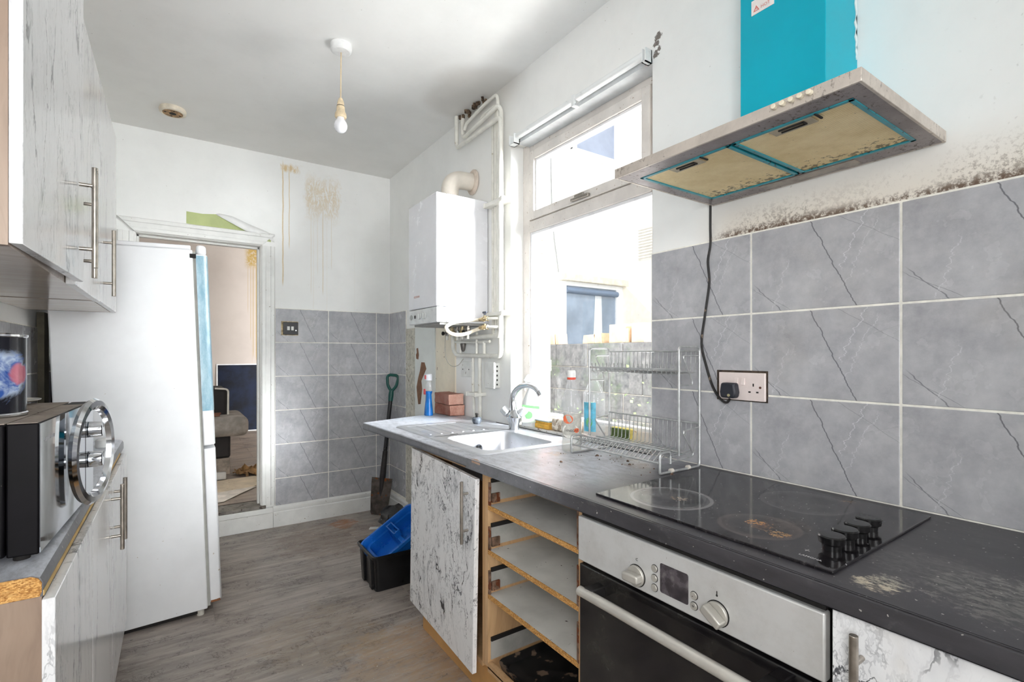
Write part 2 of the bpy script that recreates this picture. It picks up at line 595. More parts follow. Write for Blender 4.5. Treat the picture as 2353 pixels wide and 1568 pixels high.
# back wall with the doorway
DX0, DX1, DZ0, DZ1 = -.211, .521, .172, 2.065
wall_b = struct('wall_back', B().box(XL, YB, 0, DX0, YB + .14, ZC).box(DX1, YB, 0, XR, YB + .14, ZC).box(DX0, YB, DZ1, DX1, YB + .14, ZC).box(DX0, YB + .02, -.05, DX1, YB + .14, DZ0 - .03), M_back)

def tiles(wall, spots, rz, zs, fixed):
    """wall tiles one by one on a grout bed: spots = spans along the wall, zs = rows"""
    for (a0, a1, ox) in spots:
        for (z0, z1, oz) in zs:
            gp = .0028
            b = B().box(a0 - ox + gp, -.004, z0 - oz + gp, a1 - ox - gp, .003, z1 - oz - gp)
            loc = (ox, fixed, oz) if rz == 0 else ((fixed, -ox, oz) if rz < 0 else (fixed, ox, oz))
            part('tile', b, M_tile, wall, local=True, loc=loc, rz=rz, bevel=.0012, seg=1, smooth=False)
H, W = .2526, .3845
zb = 1.615
rows = [(zb - H * (k + 1), zb - H * k, zb - H * (k + .5)) for k in range(5)] + [(.15, zb - 5 * H, zb - H * 5.5)]
part('grout', B().box(.614, YB - .0062, .15, 1.489, YB + .001, zb + .002), M_grout, wall_b)
tiles(wall_b, [(.614, .9955, .805), (.9955, 1.377, 1.186), (1.377, 1.488, 1.567)], 0, rows, YB - .004)
part('grout', B().box(XR - .0062, 3.65, .12, XR + .001, YB - .005, zb + .002), M_grout, wall_r)
tiles(wall_r, [(-4.006, -3.652, -3.83)], RT, rows, XR - .004)
z0 = .894
rows_r = [(z0 + H * k, z0 + H * (k + 1), z0 + H * (k + .5)) for k in range(3)]
part('grout', B().box(XR - .0062, -1.4, z0 - .04, XR + .001, 1.249, z0 + 3 * H + .002), M_grout, wall_r)
cols = [(-1.249, -.857, -1.05)] + [(-.857 + W * k + .0015 * k, -.857 + (W + .0015) * (k + 1), -.857 + (W + .0015) * (k + .5)) for k in range(5)]
tiles(wall_r, cols, RT, rows_r, XR - .004)
wall_l = bpy.data.objects['wall_left']
part('grout', B().box(XL - .001, 1.2, .90, XL + .0062, 3.98, 1.393), M_grout, wall_l)
tiles(wall_l, [(1.2 + .386 * k, 1.2 + .386 * (k + 1), 1.2 + .386 * (k + .5)) for k in range(7)], R(90), [(.94, 1.19, 1.065), (1.19, 1.392, 1.315)], XL + .004)

# skirting boards, door casing, step
def moulding(name, pts, path, m):
    """extrude a profile (out, up) along a straight run"""
    (xa, ya), (xb, yb), n = path
    return [(p[0] * n[0] + xa, p[0] * n[1] + ya, p[1]) for p in pts], [(p[0] * n[0] + xb, p[0] * n[1] + yb, p[1]) for p in pts]
prof = [(0, 0), (.022, 0), (.022, .105), (.016, .112), (.020, .122), (.019, .140), (.008, .152), (0, .152)]
a, b_ = moulding('', prof, ((.60, YB - .004), (1.473, YB - .004), (0, -1)), None)
struct('baseboard_back', B().hexa(a, b_), M_gloss)
prof2 = [(p[0], p[1] * .86) for p in prof]
a, b_ = moulding('', prof2, ((XR - .004, 3.60), (XR - .004, YB - .006), (-1, 0)), None)
struct('baseboard_right', B().hexa(a, b_), M_gloss)
# the step up into the next room: two painted boards and a worn threshold
st = struct('trim_1', B().box(-.30, YB - .030, .0, .598, YB + .02, .112), M_gloss, bevel=.003)
part('board', B().box(-.30, YB - .038, .114, .598, YB + .02, .150), M_gloss, st, bevel=.003)
part('threshold', B().box(DX0, YB - .030, .150, DX1 + .03, YB + .16, .172), plain('worn grey threshold', lin(128, 122, 114), .6, var=.2, vsc=16, spots=(30, .6, lin(70, 58, 50))), st, bevel=.004)
# casing
def casing_prof(w):
    return [(0, 0), (w, 0), (w, .012), (w * .93, .024), (w * .70, .024), (w * .66, .017), (w * .34, .017), (w * .30, .022), (w * .08, .020), (0, .012)]
tr = struct('trim_2', B().hexa([(DX1 + p[0], YB - p[1], .165) for p in casing_prof(.092)], [(DX1 + p[0], YB - p[1], DZ1) for p in casing_prof(.092)])
            .hexa([(DX0 - p[0], YB - p[1], .165) for p in casing_prof(.092)], [(DX0 - p[0], YB - p[1], DZ1) for p in casing_prof(.092)]), M_gloss)
part('head_casing', B().hexa([(DX0 - p[0], YB - p[1], DZ1 + p[0]) for p in casing_prof(.092)], [(DX1 + p[0], YB - p[1], DZ1 + p[0]) for p in casing_prof(.092)])
     .box(DX0 - .092, YB - .012, DZ1, DX0, YB, DZ1 + .0), M_gloss, tr)
part('lining', B().box(DX1 - .004, YB - .004, DZ0, DX1 + .002, YB + .15, DZ1).box(DX0 - .002, YB - .004, DZ0, DX0 + .004, YB + .15, DZ1).box(DX0, YB - .004, DZ1 - .004, DX1, YB + .15, DZ1 + .002), M_gloss, tr)
part('door_stop', B().box(DX1 - .018, YB + .05, DZ0, DX1 - .004, YB + .09, DZ1 - .004).box(DX0 + .004, YB + .05, DZ0, DX0 + .018, YB + .09, DZ1 - .004).box(DX0, YB + .05, DZ1 - .018, DX1, YB + .09, DZ1 - .004), M_gloss, tr, bevel=.002)

# torn paper above the door: green paint showing, the white lining paper curling away
M_green = plain('pale green paint', lin(186, 196, 140), .8, var=.05, vsc=8)
M_paper = plain('white lining paper', lin(240, 240, 238), .85, var=.02)
top = [(.066, 2.243), (.16, 2.240), (.24, 2.250), (.30, 2.236), (.42, 2.175), (.50, 2.163), (.586, 2.120)]
yb = YB - .0012
part('bare_patch', B().hexa([(p[0], yb, p[1]) for p in top] + [(.586, yb, 2.10), (.066, yb, 2.162)], [(p[0], yb + .0011, p[1]) for p in top] + [(.586, yb + .0011, 2.10), (.066, yb + .0011, 2.162)]), M_green, wall_b, smooth=False)
fl = B()
up = [(.24, 2.252), (.30, 2.242), (.42, 2.185), (.50, 2.172), (.60, 2.130)]
lo = [(.24, 2.246), (.32, 2.205), (.42, 2.155), (.51, 2.145), (.61, 2.098)]
outw = [.002, .012, .020, .024, .012]
hi = [(.26, 2.258), (.34, 2.250), (.45, 2.208), (.54, 2.180), (.615, 2.150)]
for i in range(4):
    for (A, oa), (Bq, ob) in (((hi, [0.001] * 5), (up, [o * .5 for o in outw])), ((up, [o * .5 for o in outw]), (lo, outw))):
        fl.face([(A[i][0], YB - .001 - oa[i], A[i][1]), (A[i + 1][0], YB - .001 - oa[i + 1], A[i + 1][1]), (Bq[i + 1][0], YB - .001 - ob[i + 1], Bq[i + 1][1]), (Bq[i][0], YB - .001 - ob[i], Bq[i][1])])
bmesh.ops.remove_doubles(fl.bm, verts=fl.bm.verts, dist=1e-5)
fp = part('peeling_paper', fl, M_paper, wall_b)
md = fp.modifiers.new('solid', 'SOLIDIFY'); md.thickness = .0008

# bare boards and plaster on the right wall below the boiler
M_cream = plain('cream hardboard', lin(236, 226, 206), .7, var=.04, vsc=6, spots=(40, .70, lin(120, 105, 90)))
M_board = plain('white board', lin(226, 229, 226), .6, var=.03, vsc=6)
M_plaster = plain('rough plaster strip', lin(206, 202, 190), .9, var=.12, vsc=30, spots=(50, .62, lin(150, 140, 122)))
M_torn = plain('torn brown board', lin(136, 100, 78), .9, var=.12, vsc=20)
part('plaster_strip', B().box(XR - .008, 3.47, .02, XR + .001, 3.645, 1.47), M_plaster, wall_r)
part('wall_board', B().box(XR - .012, 3.12, .60, XR + .001, 3.462, 1.47), M_board, wall_r)
part('wall_board', B().box(XR - .009, 2.83, .60, XR + .001, 3.112, 1.47), M_cream, wall_r)
xt = XR - .0125
part('torn_patch', B().prism([(3.40, .905), (3.36, .91), (3.33, 1.02), (3.345, 1.08), (3.26, 1.17), (3.29, 1.215), (3.345, 1.215), (3.37, 1.15), (3.40, 1.10), (3.43, 1.03), (3.42, .98)], xt - .001, xt + .001, 'X')
     .prism([(3.40, 1.235), (3.435, 1.24), (3.44, 1.27), (3.425, 1.285), (3.432, 1.315), (3.405, 1.32), (3.39, 1.27)], xt - .001, xt + .001, 'X'), M_torn, wall_r, smooth=False)

# ------------------------------------------------------------------ window
M_upvc = plain('aged white window frame', lin(228, 222, 216), .4, var=.05, vsc=9, spots=(70, .68, lin(170, 150, 130)))
M_upvc_w = plain('white window bead', lin(238, 238, 240), .3, var=.02)
def mk_glass(name, tint, refl, dirt, milk=0.):
    g = G(name)
    tr = g.n('ShaderNodeBsdfTransparent'); tr.inputs[0].default_value = (*tint, 1)
    gl = g.n('ShaderNodeBsdfGlossy'); gl.inputs['Roughness'].default_value = .02
    df = g.n('ShaderNodeBsdfDiffuse'); df.inputs[0].default_value = (.8, .8, .8, 1)
    lw = g.n('ShaderNodeLayerWeight'); lw.inputs[0].default_value = .5
    fr_ = g.ma('ADD', g.ma('MULTIPLY', g.ma('POWER', lw.outputs['Facing'], 5.), .75), .035)
    m1 = g.n('ShaderNodeMixShader')
    g.t.links.new(g.ma('MULTIPLY', fr_, refl), m1.inputs[0])
    g.t.links.new(tr.outputs[0], m1.inputs[1]); g.t.links.new(gl.outputs[0], m1.inputs[2])
    m2 = g.n('ShaderNodeMixShader')
    p = g.pos()
    dn = g.rng(g.noise(g.map(p, sc=(1, 6, 2)), 2.2, 5, .7), .45, .85, 0, dirt)
    sp = g.ma('MULTIPLY', g.rng(g.noise(p, 70, 1, .5), .72, .76), .5 if dirt > .05 else .1)
    g.t.links.new(g.ma('ADD', g.ma('MAXIMUM', dn, sp), milk), m2.inputs[0])
    g.t.links.new(m1.outputs[0], m2.inputs[1]); g.t.links.new(df.outputs[0], m2.inputs[2])
    g.t.links.new(m2.outputs[0], g.out.inputs[0])
    return g.m
M_glass = mk_glass('dirty window glass', (.97, .98, .98), .8, .035)
FX = 1.575
win = struct('window_1', B().box(FX, WY1 - .062, WZ0 + .06, FX + .07, WY1, WZ1).box(FX, WY0, WZ0 + .06, FX + .07, WY0 + .07, WZ1)
             .box(FX, WY0 + .07, WZ1 - .045, FX + .07, WY1 - .062, WZ1).box(FX, WY0, WZ0 + .0, FX + .07, WY1, WZ0 + .062), M_upvc, bevel=.003)
part('transom', B().box(FX - .002, WY0 + .07, 1.925, FX + .07, WY1 - .062, 1.985), M_upvc, win, bevel=.003)
y0, y1, z0_, z1_ = WY0 + .072, WY1 - .070, 1.988, WZ1 - .048
sx = FX - .012
part('vent_sash', B().box(sx, y1 - .042, z0_, FX + .05, y1, z1_).box(sx, y0, z0_, FX + .05, y0 + .042, z1_).box(sx, y0 + .042, z1_ - .048, FX + .05, y1 - .042, z1_).box(sx, y0 + .042, z0_, FX + .05, y1 - .042, z0_ + .042), M_upvc, win, bevel=.003)
part('bead', B().box(sx + .01, y1 - .056, z0_ + .042, FX + .04, y1 - .042, z1_ - .048).box(sx + .01, y0 + .042, z1_ - .060, FX + .04, y1 - .056, z1_ - .048), M_upvc_w, win, bevel=.002)
part('bead', B().box(FX + .004, WY1 - .076, WZ0 + .062, FX + .05, WY1 - .062, 1.925).box(FX + .004, WY0 + .07, 1.910, FX + .05, WY1 - .076, 1.925).box(FX + .004, WY0 + .07, WZ0 + .062, FX + .05, WY1 - .076, WZ0 + .074), M_upvc_w, win, bevel=.002)
part('pane', B().box(FX + .024, y0 + .04, z0_ + .04, FX + .026, y1 - .04, z1_ - .046), M_glass, win, smooth=False)
part('pane', B().box(FX + .028, WY0 + .068, WZ0 + .062, FX + .030, WY1 - .064, 1.924), M_glass, win, smooth=False)
M_hw = plain('worn grey metal', lin(165, 158, 150), .35, .8, var=.15)
cl = part('window_catch', B().box(sx - .018, 1.66, z0_ + .006, sx - .001, 1.78, z0_ + .020).box(sx - .012, 1.70, z0_ + .018, sx - .001, 1.76, z0_ + .034), M_hw, win, bevel=.003)
M_sill = plain('dirty white sill', lin(226, 224, 220), .45, var=.08, vsc=12, spots=(45, .62, lin(120, 100, 84)))
part('window_sill', B().box(1.478, WY0 - .0, .880, FX + .02, WY1 + .0, .907), M_sill, win, bevel=.004)
part('dark_line', B().box(1.474, WY0, .8942, 1.4795, WY1 + .12, .8962), M_dark, win)  # thin dark strip along the front edge of the sill

# bracket rail of the missing blind under the window head
M_rail = plain('white blind rail', lin(240, 242, 242), .3, var=.02)
t = thing('blind_rail', 'white bare blind rail with brackets along the top of the kitchen window', 'blind rail', (1.475, 1.70, 2.40))
part('rail', B().box(1.462, 1.268, 2.398, 1.492, 1.655, 2.422).box(1.462, 1.672, 2.397, 1.492, 2.125, 2.421), M_rail, t, bevel=.007, seg=3)
part('back_channel', B().box(1.494, 1.262, 2.382, 1.572, 2.14, 2.400), plain('grey channel', lin(205, 208, 210), .5), t)
for ya, yb2 in ((2.118, 2.165), (1.250, 1.268)):
    part('bracket', B().box(1.456, ya, 2.372, 1.492, ya + .004, 2.424).box(1.456, yb2 - .004, 2.372, 1.492, yb2, 2.424).box(1.456, ya, 2.372, 1.492, yb2, 2.376).box(1.488, ya, 2.372, 1.492, yb2, 2.424), M_rail, t)
part('bracket', B().box(1.458, 1.655, 2.374, 1.492, 1.672, 2.379).box(1.458, 1.655, 2.379, 1.463, 1.672, 2.424), M_rail, t)

# ------------------------------------------------------------------ outside
struct('ground', B().box(XR + .22, -6, -.5, 14, 14, -.35), plain('concrete yard', lin(190, 186, 178), .9, var=.1, vsc=2))
# brick reveal outside the glass
k = 0
zc = .93
bsrc = None
while zc < 2.38:
    if bsrc is None:
        bsrc = part('brick', B().box(0, -.010, 0, .062, .008, .065), M_brick, wall_r, local=True, loc=(1.650, WY1 - .004, zc), bevel=.003)
    else:
        inst(bsrc, wall_r, (1.650, WY1 - .004, zc))
    zc += .0755
t = thing('drainpipe', 'grey drainpipe against the house wall outside the window', 'pipe', (1.75, 2.235, 0))
part('pipe', B().cyl((1.752, 2.235, -.3), (1.752, 2.235, 3.2), .030), plain('grey painted pipe', lin(176, 172, 172), .6, var=.1), t)
part('collar', B().cyl((1.752, 2.235, 1.18), (1.752, 2.235, 1.24), .036), plain('grey pipe collar', lin(150, 146, 146), .6, var=.1), t)

# concrete block yard wall
def mk_block():
    g = G('mossy concrete block')
    v = g.pos()
    n = g.noise(v, 3.2, 6, .7)
    n2 = g.noise(v, 18, 4, .7)
    col = g.ramp(n2, [(.3, lin(74, 74, 76)), (.7, lin(126, 124, 124))])
    col = g.mix(g.rng(n, .50, .68, 0, .55), col, lin(88, 106, 72))
    g.bump(n2, .4, .004)
    return g.fin(col, .95)
M_block = mk_block()
t = thing('yard_wall', 'mossy concrete block wall across the yard outside the window', 'wall', (3.25, 3.2, -.35))
src = None
BX, bh, bl = 3.2, .225, .45
for r_ in range(7):
    zt = 1.375 - r_ * bh
    y = 1.2 - (.22 if r_ % 2 else 0)
    while y < 5.0:
        if src is None:
            src = part('block', B().box(0, .004, -bh + .006, .2, bl - .004, 0), M_block, t, local=True, loc=(BX - 3.25, y - 3.2, zt + .35), bevel=.008)
        else:
            inst(src, t, (BX - 3.25, y - 3.2, zt + .35), (0, 0, R(random.uniform(-.5, .5))))
        y += bl
part('mortar', B().box(BX + .012, .98, -.35, BX + .19, 5.2, 1.37), M_mortar, t)
t_ivy = thing('yard_weeds', 'pale green weeds growing against the block wall in the yard', 'weeds', (3.05, 2.8, -.35))
random.seed(7)
wb = B()
for i in range(260):
    yy = random.uniform(1.6, 4.2); zz = -.35 + random.random() ** 1.2 * (1.35 + .25 * math.sin(yy * 5)); xx = 3.1 + random.uniform(-.12, .06)
    a = random.uniform(0, 6.28); s = random.uniform(.02, .05)
    d = Vector((math.cos(a) * .4, math.sin(a), random.uniform(-.5, .8))).normalized()
    e = d.orthogonal().normalized()
    p = Vector((xx, yy, zz))
    wb.face([p, p + d * s * .5 + e * s * .35, p + d * s, p + d * s * .5 - e * s * .35])
o = part('foliage', wb, plain('pale weed leaf', lin(140, 165, 110), .7, var=.2), t_ivy, smooth=False)
o['kind'] = 'stuff'

M_offcut = plain('sawn softwood', lin(222, 190, 158), .8, var=.10, vsc=12)
offs = [(4.02, .10, .135, .14, 'pale wood offcut at the left end of the block wall'), (3.93, .05, .11, .12, 'thin wood offcut leaning beside the left end piece on the block wall'),
        (3.47, .16, .085, .12, 'low flat wood offcut on the block wall under the far window'), (3.34, .09, .095, .12, 'small tilted wood offcut touching the low flat one on the block wall'),
        (3.10, .19, .165, .13, 'tall knotty wood offcut, widest on top of the block wall'), (2.99, .05, .125, .12, 'narrow wood offcut between two tall ones on the block wall'), (2.86, .14, .165, .13, 'tall square wood offcut at the right end of the row on the block wall')]
for i, (yy, w_, h_, d_, lab) in enumerate(offs):
    tl = (.10, .18, -.25, .22, -.04, .1, .0)[i]
    b = B().prism([(-w_ / 2, 0), (w_ / 2, 0), (w_ / 2 + tl * h_ * .6, h_ * (1 - abs(tl) * .25)), (-w_ / 2 + tl * h_ * .6, h_)], -d_ / 2, d_ / 2, 'X')
    b.xf(Matrix.Translation((3.30, yy, 1.3755)))
    single('wood_offcut', b, M_offcut, lab, 'wood', (3.30, yy, 1.3755), group='wood offcuts on the yard wall', bevel=.003)

# neighbouring house with its own window
t = thing('neighbour_house', 'white rendered house across the yard with a blue-grey kitchen window', 'house', (4.6, 5.0, -.35))
NY = 5.0
part('wall', B().box(2.6, NY, -.35, 5.46, NY + .2, 8.5), M_render, t)
part('side_wall', B().box(5.46, -2.0, -.35, 5.7, NY + .2, 8.5), M_render, t)
part('sloped_slab', B().prism([(3.4, -.3), (5.0, -.3), (5.0, 2.32), (3.4, .9)], 5.30, 5.46, 'X'), plain('cream render', lin(236, 228, 216), .9, var=.03), t)  # cream slab with a sloping top against the side wall
part('lintel', B().box(4.15, NY - .10, 2.235, 5.36, NY + .01, 2.33), plain('stone lintel', lin(216, 208, 194), .9, var=.08), t, bevel=.01)
fr = part('window', B().box(4.16, NY - .04, 1.0, 4.245, NY, 2.235).box(5.17, NY - .04, 1.0, 5.30, NY, 2.235).box(4.245, NY - .04, 2.18, 5.17, NY, 2.235).box(4.16, NY - .06, .95, 5.30, NY, 1.02), M_upvc_w, t)
M_pane = plain('blue grey pane', lin(138, 152, 172), .08, var=.15, vsc=2, spec=.8)
M_pane2 = plain('pale sky-blue pane', lin(150, 158, 178), .1, var=.08, vsc=2, spec=.6)
part('pane', B().box(4.24, NY - .012, 1.0, 5.175, NY - .002, 2.185), M_pane, fr)
part('blind_box', B().cyl((4.245, NY - .035, 2.12), (5.19, NY - .035, 2.12), .038), plain('dark blind roll', lin(104, 120, 144), .6), fr)
part('curtain', B().prism([(4.72, 1.0), (4.93, 1.0), (4.90, 2.08), (4.78, 2.08)], NY - .018, NY - .013, 'Y'), plain('net curtain', lin(214, 218, 224), .9, var=.05), fr)
f2 = part('window', B().box(4.35, NY - .04, 4.0, 4.43, NY, 5.3).box(5.15, NY - .04, 4.0, 5.25, NY, 5.3).box(4.35, NY - .05, 3.92, 5.3, NY, 4.02), M_upvc_w, t)
part('pane', B().box(4.42, NY - .012, 4.0, 5.16, NY - .002, 5.3), M_pane2, f2)
vn = part('vent', B().box(5.44, 4.42, 2.60, 5.465, 4.80, 3.05), plain('white vent', lin(232, 230, 226), .7), t)
sl = part('slat', B().box(-.012, 0, 0, 0, .36, .012), plain('vent slat', lin(196, 190, 184), .7), vn, local=True, loc=(5.44 - 4.6, 4.43 - 5.0, 2.62 + .35))
for i in range(1, 11):
    inst(sl, vn, (5.44 - 4.6, 4.43 - 5.0, 2.62 + .35 + i * .04))
single('cable', B().tube(smoothpath([(3.9, NY - .03, 5.6), (3.98, NY - .03, 4.0), (4.02, NY - .03, 3.0), (4.12, NY - .03, 2.34)]), .008, 6), plain('grey cable', lin(150, 150, 150), .6),
       'thin grey cable hanging down the white house wall to the window lintel', 'cable', (3.9, NY - .03, 5.6))

# ------------------------------------------------------------------ next room through the doorway
FZ = .172
fl2 = struct('floor_far', B().box(-2.6, YB + .14, -.05, 3.0, 8.3, FZ - .006), M_dark)
y = YB + .142
pk = {}
rowi = 0
while y < 8.1:
    x = -2.5 - (.4 if rowi % 2 else 0)
    while x < 2.9:
        if 0 not in pk:
            pk[0] = part('plank', B().box(0, .0008, -.006, 1.198, .1992, 0), M_floor2, fl2, local=True, loc=(x, y, FZ), bevel=.0006, seg=1, smooth=False)
        else:
            inst(pk[0], fl2, (x, y, FZ))
        x += 1.2
    y += .2
    rowi += 1
def mk_far():
    g = G('stained far wall')
    v = g.pos()
    x, y, z = g.sep(v)
    f = g.noise(g.map(v, sc=(30, 1, 30)), 1, 4, .7)
    pt = g.ma('MULTIPLY', g.ma('MULTIPLY', g.box(x, .86, 1.12, .04), g.box(z, 2.55, 2.86, .06)), g.rng(f, .30, .55))
    tot = g.ma('MULTIPLY', pt, .9)
    for x0, za, w, k_ in ((.88, 1.9, .006, .4), (.915, 1.5, .006, .5), (.95, 1.25, .007, .6), (.99, 1.2, .010, .85), (1.02, 1.75, .006, .5), (.935, 1.15, .004, .3)):
        tot = g.ma('MAXIMUM', tot, g.ma('MULTIPLY', g.ma('MULTIPLY', g.near(x, x0, w), g.box(z, za, 2.6, .06)), k_))
    col = g.mix(g.rng(g.noise(v, 2, 4, .6), .3, .8), lin(204, 193, 184), lin(192, 181, 172))
    col = g.mix(tot, col, lin(178, 146, 62))
    return g.fin(col, .8)
struct('wall_far', B().box(-2.7, 8.10, 0, 3.1, 8.25, 3.0), mk_far())
struct('wall_far_right', B().box(2.0, YB + .14, 0, 2.1, 8.1, 3.0), M_wall)
struct('wall_far_left', B().box(-2.6, YB + .14, 0, -2.5, 8.1, 3.0), M_wall)
struct('ceiling_far', B().box(-2.7, YB + .14, 2.9, 2.1, 8.2, 3.0), M_wall)
part('door_frame', B().box(.20, 8.085, FZ, .27, 8.10, 2.38).box(-.70, 8.085, 2.31, .27, 8.10, 2.38), M_wall, bpy.data.objects['wall_far'])

t = thing('chalkboard', 'dark blue-black panel with a white frame leaning on the far room wall', 'panel', (.76, 8.02, FZ), rot=(R(-3.5), 0, 0))
part('board', B().box(-.262, -.010, .010, .262, .010, .952), plain('smeared slate board', lin(24, 32, 52), .6, spec=.2, var=.4, vsc=4), t, local=True)
part('frame', B().box(-.276, -.016, 0, -.260, .014, .965).box(.260, -.016, 0, .276, .014, .965).box(-.26, -.016, .950, .26, .014, .965).box(-.26, -.016, 0, .26, .014, .014), plain('white frame', lin(232, 232, 232), .4), t, local=True)

M_sofa = plain('dusty grey-brown upholstery', lin(158, 150, 142), .95, var=.16, vsc=9, bump=.3)
M_sofa_top = plain('pale dusty upholstery', lin(196, 186, 172), .95, var=.10, vsc=7, bump=.2)
M_blk = plain('black upholstery', lin(34, 30, 30), .8, var=.2)
t = thing('armchair', 'black armchair with a dusty grey seat cushion in the next room', 'armchair', (0.0, 5.2, FZ))
part('seat_cushion', B().box(-.45, 4.92, .555, .545, 5.60, .725), M_sofa, t, bevel=.055, seg=4)
part('backrest', B().box(-.50, 5.20, .60, .40, 5.72, .962), M_blk, t, bevel=.03, seg=3)
part('piping', B().tube(fillet([(.402, 5.19, .60), (.405, 5.19, .955), (.30, 5.19, .965)], .03), .008, 6), plain('pale piping', lin(206, 200, 190), .8), t)
part('base', B().box(-.48, 5.02, .36, .41, 5.62, .56), M_blk, t, bevel=.02)
part('plinth', B().box(-.47, 5.015, .215, .405, 5.60, .36), plain('worn wood board', lin(150, 138, 126), .8, var=.2), t, bevel=.004)
part('foot_rail', B().box(.12, 4.985, .178, .375, 5.02, .245), plain('pale metal', lin(196, 194, 190), .5, .2), t, bevel=.01)
part('hinge', B().box(.10, 5.0, .345, .24, 5.016, .395).box(.12, 5.0, .32, .135, 5.014, .35).box(.20, 5.0, .32, .215, 5.014, .35), plain('grey bracket', lin(180, 178, 174), .5, .3), t, bevel=.003)
single('leather_strap', B().box(.20, 5.04, .727, .33, 5.10, .745).box(.22, 5.06, .745, .34, 5.085, .757), plain('brown strap', lin(120, 76, 58), .7), 'small brown strap lying on the dusty armchair cushion', 'strap', (.27, 5.07, .726), bevel=.004)

def sheet(name, poly, z, th, m, lab, cat):
    single(name, B().prism(poly, z, z + th), m, lab, cat, (poly[0][0], poly[0][1], z), bevel=.001)
M_card = plain('pale cardboard', lin(222, 204, 178), .9, var=.08, vsc=6, spots=(30, .66, lin(176, 150, 118)))
M_card2 = plain('brown torn cardboard', lin(178, 138, 92), .9, var=.25, vsc=12)
sheet('cardboard_sheet', [(-.1, 4.30), (.40, 4.42), (.60, 4.68), (.62, 5.00), (.10, 4.96), (-.2, 4.9)], FZ + .001, .004, M_card, 'large flat pale cardboard sheet on the floor in front of the armchair', 'cardboard')
sheet('cardboard_sheet', [(-.2, 4.22), (.30, 4.24), (.42, 4.40), (.56, 4.58), (.2, 4.52), (-.2, 4.5)], FZ + .0065, .004, plain('whitish card', lin(226, 216, 204), .9, var=.08), 'whitish torn card lying just inside the doorway', 'cardboard')
cb = B()
random.seed(11)
N = 14
gridv = [[cb.bm.verts.new((.44 + .30 * i / N, 4.98 + .34 * j / N, FZ + .012 + .07 * max(0, mnoise.noise((i * .5, j * .5, 2.))) + .03 * math.sin(i / N * PI) * math.sin(j / N * PI))) for j in range(N + 1)] for i in range(N + 1)]
for i in range(N):
    for j in range(N):
        if (i - N / 2) ** 2 + (j - N / 2) ** 2 < (N * .5 + 1.2 * math.sin(i * 2.1 + j)) ** 2:
            cb.bm.faces.new((gridv[i][j], gridv[i + 1][j], gridv[i + 1][j + 1], gridv[i][j + 1]))
for v_ in [v for v in cb.bm.verts if not v.link_faces]:
    cb.bm.verts.remove(v_)
single('crumpled_cardboard', cb, M_card2, 'crumpled brown cardboard heap on the floor beside the armchair', 'cardboard', (.59, 5.15, FZ))

# ------------------------------------------------------------------ kitchen run on the right
def mk_worktop(name):
    g = G(name)
    v = g.pos()
    x, y, z = g.sep(v)
    n1 = g.noise(g.map(v, sc=(9, 2.2, 9)), 1, 6, .7)
    n2 = g.noise(v, 30, 5, .7)
    col = g.ramp(n1, [(.3, lin(48, 47, 50)), (.55, lin(70, 68, 72)), (.8, lin(98, 96, 98))])
    col = g.mix(g.rng(n2, .55, .8, 0, .5), col, lin(120, 118, 116))
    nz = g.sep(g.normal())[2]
    dust_sheen = g.ma('MULTIPLY', g.rng(g.noise(g.map(v, sc=(2.2, 1, 1)), 16, 7, .8), .22, .66, .35, 1.), g.rng(y, .95, 1.25))  # dust and window reflection, painted as one pale bluish layer farther along
    dust_sheen = g.ma('MULTIPLY', dust_sheen, g.rng(nz, .5, .95, .25, 1.))
    col = g.mix(g.ma('MULTIPLY', dust_sheen, .92), col, lin(214, 217, 226))
    nn = g.noise(v, 60, 6, .8)
    n5 = g.rng(g.noise(g.map(v, sc=(1, .5, 1)), 110, 4, .75), .40, .62)
    for c, r, k, cc in (((.955, .335, .894), .034, .95, lin(206, 194, 172)), ((.985, .325, .894), .03, .5, lin(176, 172, 160)), ((1.05, .20, .894), .10, .45, lin(150, 148, 142)), ((1.13, .13, .894), .09, .4, lin(150, 148, 142)), ((1.10, .30, .894), .10, .22, lin(140, 138, 134)),
                        ((1.2, 1.46, .894), .04, .6, lin(186, 156, 122)), ((1.30, 1.15, .894), .05, .55, lin(120, 90, 72)), ((1.34, 1.25, .894), .05, .5, lin(110, 80, 62)), ((1.25, 2.78, .894), .22, .35, lin(150, 180, 196))):
        col = g.mix(g.ma('MULTIPLY', g.ma('MULTIPLY', g.blob(v, c, r, nn, 1.3), n5), k), col, cc)
    sp = g.rng(g.noise(v, 130, 1, .5), .74, .77)
    col = g.mix(g.ma('MULTIPLY', sp, .8), col, lin(190, 186, 180))
    g.bump(n2, .08, .001)
    return g.fin(col, g.rng(n1, .2, .8, .26, .46), spec=.5)
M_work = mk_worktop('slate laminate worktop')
M_chip = None
def mk_chip():
    g = G('raw chipboard')
    v = g.obj()
    c = g.vor(g.map(v, sc=(1, 1, 2.2)), 300, out='Color')
    s = g.noise(g.map(v, sc=(60, 60, 240)), 1, 3, .7)
    h = g.n('ShaderNodeSeparateColor'); g.put(h.inputs[0], c)
    col = g.ramp(h.outputs[0], [(.0, lin(150, 98, 46)), (.5, lin(206, 152, 84)), (1, lin(236, 190, 122))])
    col = g.mix(g.rng(s, .4, .7, 0, .45), col, lin(150, 100, 50))
    g.bump(s, .5, .002)
    return g.fin(col, .9)
M_chip = mk_chip()

